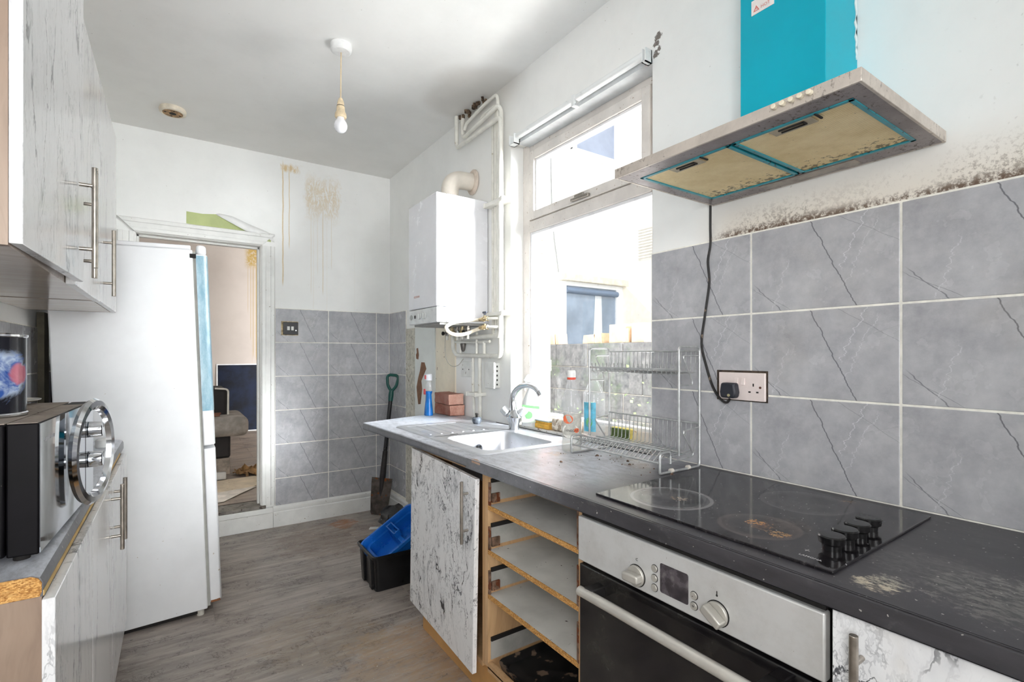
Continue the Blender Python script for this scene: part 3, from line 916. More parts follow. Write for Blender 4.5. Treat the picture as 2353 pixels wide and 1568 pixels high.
def mk_oak(name, a, b_, rough=.45, ax=(14, 14, .9)):
    g = G(name)
    v = g.obj()
    v2 = g.add3(v, g.noise(v, 2.5, 2, .5, color=True), .12)
    n = g.noise(g.map(v2, sc=ax), 1, 5, .62)
    n2 = g.noise(g.map(v2, sc=tuple(k * 6 for k in ax)), 1, 3, .6)
    col = g.ramp(n, [(.3, a), (.7, b_)])
    col = g.mix(g.rng(n2, .45, .75, 0, .35), col, tuple(k * .7 for k in a[:3]))
    return g.fin(col, rough)
M_oak = mk_oak('beech effect carcass', lin(186, 146, 104), lin(216, 178, 134))
M_oakg = mk_oak('grey oak effect panel', lin(142, 120, 104), lin(172, 150, 132))
M_pale_oak = mk_oak('pale oak effect board', lin(224, 210, 198), lin(240, 230, 220), .14, (1.5, 16, 14))
M_plinth = plain('orange beech plinth', lin(208, 160, 100), .4, var=.08, vsc=6)
M_shelf = plain('grey melamine shelf', lin(214, 212, 206), .5, var=.06, vsc=8, spots=(60, .71, lin(70, 60, 52)))

def mk_marble(name, k, st, dirty=0., sc=1., more=0.):
    g = G(name)
    v = g.obj()
    r = g.ma('MULTIPLY', g.rnd(), 23.)
    v = g.vm('ADD', v, g.comb(r, r, r))
    v = g.map(v, sc=tuple(q * sc for q in st))
    d1 = g.add3(v, g.noise(v, 4.0, 4, .6, color=True), .26)
    d2 = g.add3(d1, g.noise(v, 22, 4, .65, color=True), .07)
    d3 = g.add3(d2, g.noise(v, 60, 3, .6, color=True), .025)
    a = g.noise(d3, 4.2, 2, .5)
    b_ = g.noise(d3, 11, 3, .6)
    c_ = g.noise(g.map(d3, loc=(4, 2, 7)), 20, 2, .55)
    msk = g.rng(g.noise(d1, 3.4, 4, .62), .46 - more, .72 - more)
    msk2 = g.rng(g.noise(g.map(d1, loc=(9, 1, 3)), 4.5, 3, .6), .44, .64)
    smoke = g.rng(g.noise(d2, 6., 6, .72), .50, .80, 0, .5)
    col = g.mix(smoke, lin(243, 243, 244), lin(204, 205, 209))
    hal = g.ma('MULTIPLY', g.near(a, .5, .045), msk2)
    col = g.mix(g.ma('MULTIPLY', hal, k * .45), col, lin(172, 173, 179))
    l3 = g.ma('MULTIPLY', g.near(c_, .5, .022), msk)
    col = g.mix(g.ma('MULTIPLY', l3, k * .6), col, lin(128, 130, 136))
    l2 = g.ma('MULTIPLY', g.near(b_, .49, .019), g.ma('MAXIMUM', msk, g.ma('MULTIPLY', msk2, .6)))
    col = g.mix(g.ma('MULTIPLY', l2, k * .9), col, lin(82, 83, 90))
    l1 = g.ma('MULTIPLY', g.near(a, .5, .0085), g.rng(g.noise(v, 16, 2, .5), .42 - more, .6 - more, .12, 1.))
    col = g.mix(g.ma('MULTIPLY', l1, k), col, lin(54, 55, 61))
    if dirty:
        dn = g.rng(g.noise(v, 5, 4, .6), .5, .75, 0, dirty)
        col = g.mix(dn, col, lin(206, 192, 160))
    return g.fin(col, g.rng(smoke, 0, .6, .16, .26), spec=.5)
M_marble = mk_marble('marble print vinyl', 1., (1., 1., .5), 0., 1.15, .012)
M_marble_d = mk_marble('soiled marble print vinyl', .85, (1., 1., .55), .45)
M_marble_l = mk_marble('streaky marble print vinyl', .6, (1., 1.0, .30), 0., 1.25)
M_nickel = plain('brushed nickel', lin(188, 180, 170), .32, 1.0, var=.10, vsc=40)
M_steel = plain('brushed stainless steel', lin(230, 232, 238), .40, .92, var=.04, vsc=12, spots=(60, .72, lin(170, 164, 156)))
M_chrome = plain('chrome', lin(222, 224, 228), .08, 1.0, var=.02)

def bar_handle(parent, x, y, z0, z1, stand, sgn, r=.006, posts=.046):
    """upright bar handle on a door at x; sgn points off the door along X"""
    h = part('handle', B().cyl((x + sgn * stand, y, z0), (x + sgn * stand, y, z1), r), M_nickel, parent, bevel=.001)
    for z in (z0 + posts, z1 - posts):
        part('post', B().cyl((x, y, z), (x + sgn * stand, y, z), r * .72, seg=12), M_nickel, parent)
    return h

# worktop: one long slab with a skewed far end and cut-outs for sink and hob
Z = .894
wt_ = thing('worktop', 'long dark slate worktop under the window carrying sink and hob', 'worktop', (1.2, 1.2, .856))
fe = .888
poly = [(fe, -.9), (XR - .004, -.9), (XR - .004, 2.945), (.862, 2.735)]
holeS = (1.005, 1.628, 1.345, 2.015)
b = B()
# slab built from strips round the sink bowl opening
def yend(x):
    return 2.735 + (x - .862) * (2.945 - 2.735) / (XR - .004 - .862)
def xf_(y):
    return fe if y < 2.0 else fe - (y - 2.0) * .035
b.prism([(xf_(-.9), -.9), (XR - .004, -.9), (XR - .004, 1.60), (xf_(1.6), 1.60)], .856, Z)
b.prism([(xf_(1.6), 1.60), (.975, 1.60), (.975, 2.04), (xf_(2.04), 2.04)], .856, Z)
b.prism([(1.375, 1.60), (XR - .004, 1.60), (XR - .004, 2.04), (1.375, 2.04)], .856, Z)
b.prism([(xf_(2.04), 2.04), (XR - .004, 2.04), (XR - .004, yend(XR - .004)), (.862, 2.735)], .856, Z)
bmesh.ops.remove_doubles(b.bm, verts=b.bm.verts, dist=1e-5)
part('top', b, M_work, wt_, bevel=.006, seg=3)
part('chipped_edge', B().prism([(fe - .0015, 1.50), (fe - .0015, 1.56), (fe + .012, 1.545), (fe + .006, 1.52)], Z - .012, Z + .0004), plain('bare chipped edge', lin(190, 160, 140), .8, var=.2), wt_, smooth=False)

# sink with drainer
sink = thing('sink', 'stainless steel inset sink with drainer below the window', 'sink', (1.17, 2.02, .894))
sb = B()
X0, X1, Y0, Y1, zt = .945, 1.405, 1.585, 2.475, .8985
def rr(x0, y0, x1, y1, r, n=5, z=0.):
    out = []
    for cx_, cy_, a0 in ((x1 - r, y1 - r, 0), (x0 + r, y1 - r, 90), (x0 + r, y0 + r, 180), (x1 - r, y0 + r, 270)):
        for k_ in range(n + 1):
            a_ = R(a0 + 90 * k_ / n)
            out.append((cx_ + r * math.cos(a_), cy_ + r * math.sin(a_), z))
    return out
def loft(b, rings, cap_last=True):
    vs_ = [[b.bm.verts.new(p) for p in r_] for r_ in rings]
    n = len(rings[0])
    for a_, c_ in zip(vs_, vs_[1:]):
        for k_ in range(n):
            b.bm.faces.new((a_[k_], a_[(k_ + 1) % n], c_[(k_ + 1) % n], c_[k_]))
    if cap_last:
        b.bm.faces.new(vs_[-1])
    return b
loft(sb, [rr(X0, Y0, X1, 2.055, .03, z=.8945), rr(X0 + .004, Y0 + .004, X1 - .004, 2.055, .028, z=zt), rr(1.000, 1.630, 1.340, 2.015, .05, z=zt), rr(1.006, 1.636, 1.334, 2.009, .05, z=zt - .012),
          rr(1.018, 1.648, 1.322, 1.997, .05, z=zt - .13), rr(1.04, 1.67, 1.30, 1.975, .04, z=zt - .145)])
part('bowl', sb, M_steel, sink)
db = B()
loft(db, [rr(X0, 2.045, X1, Y1, .03, z=.8945), rr(X0 + .004, 2.045, X1 - .004, Y1 - .004, .028, z=zt), rr(X0 + .035, 2.10, X1 - .10, Y1 - .035, .02, z=zt), rr(X0 + .040, 2.105, X1 - .105, Y1 - .04, .018, z=zt - .004)])
part('drainer', db, M_steel, sink)
rs = part('ridge', B().prism([(-.006, 0), (.006, 0), (.003, .003), (-.003, .003)], 2.13, 2.42, 'Y'), M_steel, sink, local=True, loc=(.99 - 1.17 + .0, -2.02, .8945 - .894))
for i in range(1, 6):
    inst(rs, sink, (.99 - 1.17 + .058 * i, -2.02, .8945 - .894))
ov = part('overflow', B().cyl((1.17, 1.9985, .835), (1.17, 1.990, .835), .020, seg=20), M_chrome, sink)
for k_ in range(4):
    a_ = R(45 + 90 * k_)
    part('slot', B().cyl((1.17 + .010 * math.cos(a_), 1.9895, .835 + .010 * math.sin(a_)), (1.17 + .010 * math.cos(a_), 1.9885, .835 + .010 * math.sin(a_)), .0058, seg=10), M_dark, ov)
part('waste', B().cyl((1.17, 1.82, zt - .1452), (1.17, 1.82, zt - .142), .04, seg=24), M_chrome, sink)
part('waste_slot', B().prism([(1.06, 2.062), (1.10, 2.062), (1.10, 2.070), (1.06, 2.070)], zt - .0005, zt + .0006), M_dark, sink)

# mixer tap
tap = thing('mixer_tap', 'chrome swan-neck mixer tap with two angled taps behind the sink', 'tap', (1.395, 2.03, .8985))
tx, ty = 1.395, 2.03
part('body', B().lathe([(.026, 0), (.028, .012), (.030, .03), (.044, .062), (.040, .075), (.024, .09), (.019, .10)], (tx, ty, .8985), 24, sx=.8, sy=1.1), M_chrome, tap)
sp_ = smoothpath([(tx + a_, ty + b2_, c2_) for a_, b2_, c2_ in ((0, 0, .980), (0, .008, 1.03), (.001, .0, 1.075), (.006, -.040, 1.110), (.013, -.095, 1.122), (.020, -.145, 1.112), (.024, -.172, 1.094))], 6)
part('spout', B().tube(sp_, .013, 16, radii=[.0185 - .0065 * min(1, i_ / (len(sp_) - 1) * 1.3) for i_ in range(len(sp_))]), M_chrome, tap)
part('nozzle', B().cyl(sp_[-1], sp_[-1] + Vector((.003, -.010, -.016)), .0145), M_chrome, tap, bevel=.001)
M_acry = plain('frosted clear tap head', lin(226, 230, 234), .12, .35, var=.03)
for sgn in (1, -1):
    d = Vector((-.42 * sgn, .62 * sgn, .62)).normalized()
    p = Vector((tx, ty, .950)) + d * .020
    hd = part('tap_head', B().cyl(p + d * .022, p + d * .060, .023, .020, seg=8), M_acry, tap, bevel=.004)
    part('stem', B().cyl(p, p + d * .024, .013, seg=12), M_chrome, hd)

# sink base cabinet with its sagging door
XC = .928
def carcass(name, lab, y0, y1, back=True):
    t = thing(name, lab, 'cabinet', (1.2, (y0 + y1) / 2, 0))
    w_ = .018
    for yy in (y0, y1 - w_):
        part('side_panel', B().box(XC, yy, .15, XR - .02, yy + w_, .855), M_oak, t)
    part('bottom_panel', B().box(XC, y0 + w_, .135, XR - .02, y1 - w_, .153), M_oak, t)
    part('top_rail', B().box(XC, y0 + w_, .835, XC + .018, y1 - w_, .8555), M_oak, t)
    part('back_panel', B().box(XR - .03, y0 + w_, .153, XR - .024, y1 - w_, .84), plain('grey back board', lin(150, 148, 142), .7), t)
    return t
cab = carcass('sink_cabinet', 'sink base cabinet with a loose white marble-print door', 1.535, 2.165)
# door hangs open a little and has dropped at the handle side
hz = .0
dM = Matrix.Translation((.923, 2.160, .485)) @ Matrix.Rotation(R(1.6), 4, 'Z') @ Matrix.Rotation(R(-1.85), 4, 'X')
db = B().box(-.018, -.605, -.3575, 0, 0, .3575)
db.xf(Matrix.Translation((.923, 2.160, .485)) @ Matrix.Rotation(R(-1.1), 4, 'Z') @ Matrix.Rotation(R(1.85), 4, 'X'))
dr = part('door', db, M_marble, cab, bevel=.0012, seg=1)
bar_handle(dr, .895, 1.600, .578, .806, .028, -1)
part('plinth', B().box(.955, 1.03, 0, .971, 2.135, .135), M_plinth, cab)

# open drawer unit
du = carcass('drawer_unit', 'open drawer cabinet with missing drawers and raw chipboard shelf edges', 1.015, 1.534)
for z in (.716, .556, .398):
    sh = part('shelf', B().box(XC + .004, 1.034, z, XR - .03, 1.515, z + .015), M_shelf, du)
    part('raw_edge', B().box(XC, 1.034, z, XC + .004, 1.515, z + .0152), M_chip, sh)
M_tray = plain('burnt black tray', lin(26, 24, 24), .6, var=.4, vsc=22, spots=(18, .60, lin(120, 100, 84)))
part('front_lip', B().box(XC, 1.034, .148, XC + .018, 1.515, .166), M_oak, du)
M_runner = plain('rusty drawer runner', lin(150, 120, 100), .6, .5, var=.3, vsc=30, spots=(40, .55, lin(120, 66, 40)))
M_gpan = plain('grey drawer side', lin(178, 176, 170), .6, var=.08)
for z in (.745, .585, .425, .175):
    part('drawer_side', B().box(XC + .012, 1.5115, z, XR - .05, 1.5155, z + .066), M_gpan, du)
    part('dark_runner', B().box(XC + .012, 1.508, z + .066, XR - .05, 1.5155, z + .080), M_dark, du)
for z in (.728, .570, .412):
    part('runner', B().box(XC + .001, 1.505, z, XC + .008, 1.516, z + .085).box(XC + .012, 1.503, z + .012, XC + .045, 1.5115, z + .045), M_runner, du, bevel=.001)
    rn = part('runner', B().box(XC - .001, 1.031, z, XC + .008, 1.040, z + .115), M_runner, du, bevel=.001)
single('baking_tray', loft(B(), [rr(.955, 1.05, 1.43, 1.49, .03, z=.158), rr(.95, 1.045, 1.435, 1.495, .03, z=.176), rr(.965, 1.06, 1.42, 1.48, .03, z=.172), rr(.975, 1.07, 1.41, 1.47, .03, z=.160)]), M_tray,
       'burnt black baking tray at the bottom of the open drawer cabinet', 'tray', (1.19, 1.27, .156))

# built-under oven
oy0, oy1, ox = .392, 1.010, .905
oven = thing('oven', 'stainless steel built-under oven with two knobs and black glass door', 'oven', (1.2, .70, .1))
part('body', B().box(ox + .022, oy0 + .01, .099, XR - .05, oy1 - .01, .83), plain('dark oven body', lin(40, 38, 38), .6), oven)
def mk_dirty_steel():
    g = G('soiled brushed steel')
    v = g.obj()
    n = g.noise(g.map(v, sc=(1, 3, 120)), 1, 3, .6)
    n2 = g.noise(v, 9, 5, .7)
    col = g.mix(g.rng(n2, .35, .75), lin(226, 226, 225), lin(210, 209, 206))
    sp = g.rng(g.noise(g.map(v, sc=(1, 1, .7)), 120, 3, .7), .71, .74)
    col = g.mix(g.ma('MULTIPLY', sp, .7), col, lin(110, 96, 84))
    return g.fin(col, g.rng(n, .3, .7, .34, .46), .45)
M_dsteel = mk_dirty_steel()
pan = part('control_panel', B().box(ox, oy0, .716, ox + .022, oy1, .835), M_dsteel, oven, bevel=.004, seg=3)
M_sat = plain('satin silver plastic', lin(196, 192, 184), .38, .45, var=.04)
def knob(y, z, ang, par):
    kb = part('knob', B().cyl((ox, y, z), (ox - .008, y, z), .0245, seg=28), M_sat, par, bevel=.002)
    g_ = B().prism([(-.009, -.0235), (.009, -.0235), (.0105, .0), (.009, .0235), (-.009, .0235), (-.0105, 0)], 0, .022)
    g_.xf(Matrix.Translation((ox - .006, y, z)) @ Matrix.Rotation(R(-90), 4, 'Y') @ Matrix.Rotation(ang, 4, 'Z'))
    part('grip', g_, M_sat, kb, bevel=.004, seg=3)
    part('shadow_ring', B().cyl((ox - .0002, y, z), (ox - .0012, y, z), .0262, seg=28), M_dark, kb)
    return kb
knob(.803, .748, R(4), oven)
knob(.592, .749, R(-32), oven)
M_screen = plain('dusty dark display', lin(78, 72, 76), .25, var=.25, vsc=30, spots=(30, .62, lin(110, 104, 106)))
part('display', loft(B(), [[(ox - .0006, p[0], p[1]) for p in rr(.660, .7365, .7345, .8025, .005)], [(ox - .0012, p[0], p[1]) for p in rr(.6605, .737, .734, .802, .005)]]), M_screen, pan)
M_print = plain('dark print', lin(60, 58, 56), .6)
for i, (y, z) in enumerate(((.750, .7835), (.750, .7615), (.750, .7395), (.646, .7635), (.646, .7415))):
    bt = part('button', B().cyl((ox, y, z), (ox - .0035, y, z), .0082, seg=18), M_sat, pan, bevel=.0012)
    part('button_ring', B().cyl((ox - .0001, y, z), (ox - .0008, y, z), .0092, seg=18), M_dark, pan)
for z, s in ((.7635, '-'), (.7415, '+')):
    text('symbol', s, .012, (ox - .0036, .650, z - .004), RT, M_print, pan)
text('symbol', 'C', .009, (ox - .0003, .806, .783), RT, M_print, pan)
part('thermometer_symbol', B().cyl((ox - .0004, .593, .785), (ox - .0008, .593, .785), .0024, seg=10).box(ox - .0008, .592, .785, ox - .0004, .594, .794), M_print, pan)
g = G('sooty oven glass')
v = g.obj()
nn = g.noise(v, 7, 5, .7)
M_oglass = g.fin(g.mix(g.rng(nn, .4, .8), lin(22, 20, 22), lin(58, 56, 52)), g.rng(nn, .3, .8, .05, .25), spec=.6)
od = part('door', B().box(ox + .004, oy0 + .002, .13, ox + .024, oy1 - .002, .706), M_oglass, oven, bevel=.003)
ohd = part('handle', B().tube([(.862, oy1 - .055, .664), (.858, .85, .668), (.857, .70, .669), (.858, .55, .668), (.862, oy0 + .055, .664)], .0125, 14), plain('pale silver bar', lin(214, 210, 202), .35, .55, var=.04), od)
M_mount = plain('black mount', lin(24, 22, 22), .5)
for ym_ in (oy1 - .10, oy0 + .07):
    part('mount', B().box(.862, ym_, .652, ox + .006, ym_ + .03, .680), M_mount, od, bevel=.003)
part('vent_gap', B().box(ox + .012, oy0 + .004, .835, ox + .03, oy1 - .004, .8555), M_dark, oven)

# next cabinet towards the camera
cab2 = carcass('base_cabinet', 'soiled marble-print base cabinet right of the oven', -.40, .384)
dr2 = part('door', B().box(.905, -.235, .135, .923, .381, .848), M_marble_d, cab2, bevel=.0012, seg=1)
bar_handle(dr2, .905, .338, .60, .834, .030, -1, .0065)
part('door', B().box(.905, -.86, .135, .923, -.239, .848), M_marble_d, cab2, bevel=.0012, seg=1)
part('plinth', B().box(.955, -.40, 0, .971, .383, .12), M_plinth, cab2)
part('plinth', B().box(.955, .386, 0, .971, 1.028, .098), M_plinth, oven)

# ceramic hob
def mk_hob():
    g = G('black ceramic hob glass')
    v = g.pos()
    x, y, z = g.sep(v)
    n = g.noise(v, 11, 5, .7)
    nf = g.noise(g.map(v, sc=(40, 90, 1)), 1, 3, .6)
    col = g.mix(g.rng(n, .35, .8), lin(26, 24, 27), lin(52, 48, 50))
    col = g.mix(g.ma('MULTIPLY', g.rng(nf, .55, .75), .25), col, lin(110, 106, 106))
    for cx_, cy_, r_, k_, soot in ((1.062, .828, .098, .55, lin(150, 148, 150)), (1.308, .612, .098, .55, lin(92, 88, 90)), (1.045, .585, .078, .30, lin(120, 104, 96)), (1.315, .86, .075, .10, lin(60, 58, 58))):
        dd = g.n('ShaderNodeVectorMath', operation='DISTANCE')
        g.put(dd.inputs[0], v); g.put(dd.inputs[1], (cx_, cy_, .9005))
        d = dd.outputs['Value']
        ring = g.near(g.ma('ADD', d, g.ma('MULTIPLY', g.ma('SUBTRACT', n, .5), .006)), r_, .008)
        ring2 = g.near(d, r_ * .9, .012)
        col = g.mix(g.ma('MULTIPLY', g.ma('MAXIMUM', ring, g.ma('MULTIPLY', ring2, .5)), k_), col, soot)
        col = g.mix(g.ma('MULTIPLY', g.ma('MULTIPLY', g.rng(d, r_, r_ * .5), g.rng(n, .4, .7)), k_ * .6), col, soot)
    ns = g.noise(v, 70, 6, .8)
    n5 = g.rng(g.noise(g.map(v, sc=(1, .6, 1)), 120, 4, .75), .42, .60)
    for c, r_, k_, cc in (((1.062, .600, .9005), .020, .95, lin(206, 150, 86)), ((1.05, .585, .9005), .03, .5, lin(150, 104, 62)), ((1.03, .535, .9005), .022, .8, lin(190, 148, 96)), ((1.075, .812, .9005), .022, .55, lin(196, 170, 146)), ((1.405, .552, .9005), .022, .6, lin(150, 126, 102)), ((1.1, .55, .9005), .05, .25, lin(130, 104, 76))):
        col = g.mix(g.ma('MULTIPLY', g.ma('MULTIPLY', g.blob(v, c, r_, ns, 1.3), n5), k_), col, cc)
    sp = g.rng(g.noise(v, 150, 1, .5), .745, .77)
    col = g.mix(g.ma('MULTIPLY', sp, .8), col, lin(170, 168, 170))
    return g.fin(col, g.rng(n, .3, .8, .06, .16), spec=.5)
M_hob = mk_hob()
hob = thing('hob', 'black ceramic hob with four burner rings and four knobs', 'hob', (1.18, .685, .894))
part('glass', B().prism([(.930, .390), (1.438, .398), (1.430, .985), (.934, .972)], .8945, .9005), M_hob, hob, bevel=.0015)
M_knob = plain('glossy black knob', lin(20, 19, 20), .22, var=.1)
ks = None
for x_, y_ in ((1.034, .436), (1.093, .437), (1.152, .438), (1.212, .440)):
    b = B().lathe([(.016, .0), (.0165, .010), (.022, .014), (.0235, .026), (.0215, .0285), (0, .029)], (x_, y_, .9005), 28)
    part('knob', b, M_knob, hob)
M_pale_print = plain('pale print', lin(168, 166, 166), .6)
text('lettering', 'LAMONA', .0090, (.958, .461, .9007), 0, M_pale_print, hob, rot=Matrix.Rotation(R(-90), 4, 'Z'), sx=1.05)
text('symbol', 'X', .012, (.985, .462, .9007), 0, M_pale_print, hob, rot=Matrix.Rotation(R(-60), 4, 'Z'), ext=.0001)

# ------------------------------------------------------------------ left side: fridge, base units, wall units, microwave
M_fridge = plain('white fridge enamel', lin(233, 234, 236), .32, var=.02, vsc=5, spots=(45, .73, lin(176, 160, 140)))
M_gasket = plain('grey door seal', lin(168, 168, 162), .7)
def mk_film():
    g = G('blue protective film')
    v = g.obj()
    n = g.noise(g.map(v, sc=(8, 8, 3)), 2.5, 6, .75)
    return g.fin(g.mix(g.rng(n, .35, .7), lin(122, 160, 178), lin(168, 194, 204)), .3)
M_film = mk_film()
M_rust = plain('rusty chipped edge', lin(140, 92, 60), .9, var=.3)
fr = thing('fridge_freezer', 'tall white fridge freezer leaning left with blue film on its upper door', 'fridge', (.13, 2.83, .012), rot=(0, R(-2.1), 0))
fr.location = (.135, 2.83, .012)
part('cabinet', B().box(-.525, 0, .02, 0, .56, 1.765), M_fridge, fr, local=True, bevel=.006, seg=3)
part('top_cap', B().box(-.525, 0, 1.765, -.006, .56, 1.785), M_fridge, fr, local=True, bevel=.005, seg=3)
part('gasket', B().box(0, .008, .03, .012, .552, 1.755), M_gasket, fr, local=True)
def fdoor(z0, z1, name):
    pr_ = [(.012, 0), (.040, 0), (.056, .010), (.062, .03), (.062, .53), (.056, .55), (.040, .56), (.012, .56)]
    return part(name, B().prism(pr_, z0, z1), M_fridge, fr, local=True, bevel=.004, seg=2)
d1 = fdoor(.815, 1.745, 'upper_door')
d2 = fdoor(.045, .800, 'lower_door')
part('door_cap', B().prism([(.016, .002), (.040, .002), (.054, .012), (.058, .03), (.058, .52), (.016, .558)], 1.745, 1.790), M_fridge, d1, local=True, bevel=.012, seg=3)
part('protective_film', B().prism([(.0128, -.0008), (.041, -.0008), (.0575, .009), (.0635, .03), (.0635, .53), (.0622, .53), (.0622, .03), (.056, .0102), (.040, -.0001), (.0128, -.0001)], .985, 1.738), M_film, d1, local=True, label='blue protective film')
part('rust_edge', B().box(.014, -.0006, .046, .054, .002, .056), M_rust, d2, local=True)
part('hinge', B().box(-.012, -.004, 1.725, .014, .02, 1.745), M_dark, fr, local=True, bevel=.002)
part('base_gap', B().box(-.50, .02, 0.0, -.02, .54, .02), M_dark, fr, local=True)
part('foot', B().cyl((-.03, .03, -.012), (-.03, .03, .02), .016, seg=14), plain('pale foot', lin(200, 196, 186), .6), fr, local=True)

# base units
XD = -.188
def carc_l(name, lab, y0, y1, z0, z1, xf, mat, bottom, side, plinth=True):
    t = thing(name, lab, 'cabinet', (-.35, (y0 + y1) / 2, z0))
    w_ = .018
    for yy, m in ((y0, side), (y1 - w_, side)):
        part('side_panel', B().box(XL + .005, yy, z0, xf, yy + w_, z1), m, t)
    part('bottom_panel', B().box(XL + .005, y0 + w_, z0, xf - .001, y1 - w_, z0 + w_), bottom, t)
    part('top_panel', B().box(XL + .005, y0 + w_, z1 - w_, xf - .001, y1 - w_, z1), side, t)
    part('back_panel', B().box(XL + .006, y0 + w_, z0 + w_, XL + .012, y1 - w_, z1 - w_), side, t)
    return t
bl1 = carc_l('base_cabinet', 'long left base cabinet with streaky white marble-print doors under the microwave', 1.160, 2.120, .12, .8555, XD - .001, M_oakg, M_oakg, M_oakg)
part('door', B().box(XD, 1.153, .13, XD + .0175, 1.626, .8515), M_marble_l, bl1, bevel=.0012, seg=1)
dd_ = part('door', B().box(XD, 1.630, .13, XD + .0175, 2.117, .8495), M_marble_l, bl1, bevel=.0012, seg=1)
bar_handle(dd_, XD + .0175, 2.065, .632, .846, .029, 1, .0062)
part('plinth', B().box(-.26, 1.160, 0, -.245, 2.12, .12), M_oakg, bl1)
bl2 = carc_l('base_cabinet', 'narrow left base cabinet with a bar handle beside the fridge', 2.123, 2.690, .12, .8555, XD - .001, M_oakg, M_oakg, M_oakg)
dm = B().box(XD, 2.122, .13, XD + .0175, 2.686, .8495)
d3 = part('door', dm, M_marble_l, bl2, bevel=.0012, seg=1)
bar_handle(d3, XD + .0175, 2.175, .632, .846, .029, 1, .0062)
part('plinth', B().box(-.26, 2.123, 0, -.245, 2.69, .12), M_oakg, bl2)

wl = thing('worktop', 'short worktop on the left with a raw chipboard end under the microwave', 'worktop', (-.35, 1.9, .856))
WXF = -.187
endp = [(XL + .003, .856), (WXF - .0, .856), (WXF, .880), (WXF - .004, .889), (WXF - .014, .894), (XL + .003, .894)]
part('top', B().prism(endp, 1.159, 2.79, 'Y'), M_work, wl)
part('chipboard_end', B().prism([(XL + .003, .857), (WXF - .004, .857), (WXF - .0015, .864), (WXF - .0015, .880), (WXF - .006, .888), (WXF - .015, .8925), (XL + .003, .8925)], 1.1565, 1.1592, 'Y'), M_chip, wl, label='raw orange chipboard end', smooth=False)
part('bare_edge', B().box(WXF - .0005, 1.160, .8562, WXF + .0012, 2.60, .866), plain('bare yellow edge', lin(216, 182, 120), .7, var=.08), wl)

# wall units
WX = -.212
wu1 = carc_l('wall_cabinet', 'large double wall cabinet in streaky marble print above the microwave', 1.163, 2.205, 1.456, 2.222, WX - .019, M_oakg, M_pale_oak, M_oakg)
b = B().box(0, 0, 0, .018, .518, .760)
b.xf(Matrix.Translation((WX - .018, 1.160, 1.459)) @ Matrix.Rotation(R(-2.0), 4, 'Z'))
d_ = part('door', b, M_marble_l, wu1, bevel=.0012, seg=1)
bar_handle(d_, WX + .018, 1.605, 1.487, 1.737, .030, 1, .0065)
d_ = part('door', B().box(WX - .018, 1.685, 1.452, WX, 2.203, 2.219), M_marble_l, wu1, bevel=.0012, seg=1)
bar_handle(d_, WX, 1.775, 1.482, 1.730, .030, 1, .0065)
wu2 = carc_l('wall_cabinet', 'single wall cabinet in streaky marble print beside the fridge', 2.208, 2.775, 1.456, 2.222, WX - .019, M_oakg, M_pale_oak, M_oakg)
d_ = part('door', B().box(WX - .018, 2.207, 1.456, WX, 2.773, 2.222), M_marble_l, wu2, bevel=.0012, seg=1)
bar_handle(d_, WX, 2.30, 1.483, 1.722, .030, 1, .0065)

# microwave
mw = thing('microwave', 'black microwave with a mirrored door and an oval chrome handle', 'microwave', (-.205, 1.237, .894), rz=R(-2.8))
M_mblk = plain('black enamel', lin(13, 11, 15), .5, spec=.15, var=.25, vsc=9, spots=(90, .72, lin(120, 115, 110)))
M_dusty_sheen = plain('dusty top with painted sheen', lin(150, 138, 126), .55, var=.14, vsc=9, spots=(40, .64, lin(90, 74, 62)))  # pale brown mixes dust with reflected light painted into the top
def mk_mirror():
    g = G('mirrored dark glass')
    n = g.noise(g.obj(), 8, 5, .7)
    return g.fin(lin(150, 156, 164), g.rng(n, .3, .8, .03, .10), 1.0)
M_mirror = mk_mirror()
L = dict(local=True)
# local frame: +Y along the front, X<0 into the wall, front plane at X=0
part('body', B().box(-.290, .004, .012, -.047, .488, .252), M_mblk, mw, bevel=.004, **L)
part('top_panel', B().box(-.290, .004, .252, -.047, .488, .2535), M_dusty_sheen, mw, **L)
dr = part('door', B().box(-.044, 0, .012, 0, .392, .2525), M_mblk, mw, bevel=.003, **L)
part('door_top', B().box(-.043, .002, .2525, -.002, .390, .2535), M_dusty_sheen, dr, **L)
part('glass', B().box(-.0005, .003, .014, .0012, .390, .251), M_mirror, dr, label='mirrored glass', **L)
cp = part('control_panel', B().box(-.044, .395, .012, 0, .492, .2525), M_mblk, mw, bevel=.003, **L)
part('panel_front', B().box(-.0005, .397, .014, .0012, .490, .251), M_mirror, cp, **L)
part('panel_edge', B().box(-.044, .490, .012, .0005, .493, .2525), plain('worn silver edge', lin(196, 186, 180), .3, .6, var=.2), cp, **L)
for z in (.184, .107):
    kb = part('dial', B().cyl((.001, .435, z), (.030, .435, z), .021, .019, seg=24), M_chrome, mw, bevel=.002, **L)
    part('dial_mark', B().box(.030, .434, z + .004, .0305, .436, z + .018), M_dark, kb, **L)
hp = []
for i in range(40):
    a = 2 * PI * i / 40
    yy = .312 + .112 * math.cos(a)
    hp.append((.012 + .018 * (1 + math.cos(a)) * .95, yy, .147 + .112 * math.sin(a)))
hb = B()
rings = []
for i, p in enumerate(hp):
    p = Vector(p)
    rad = (p - Vector((p.x, .312, .147))).normalized()
    rings.append([hb.bm.verts.new(p + rad * dx + Vector((dz, 0, 0))) for dx, dz in ((-.013, -.007), (.009, -.008), (.014, .0), (.008, .007), (-.004, .009), (-.012, .004))])
for i in range(40):
    for k_ in range(6):
        hb.bm.faces.new((rings[i][k_], rings[i][(k_ + 1) % 6], rings[(i + 1) % 40][(k_ + 1) % 6], rings[(i + 1) % 40][k_]))
part('oval_handle', hb, M_chrome, dr, label='oval chrome handle', **L)
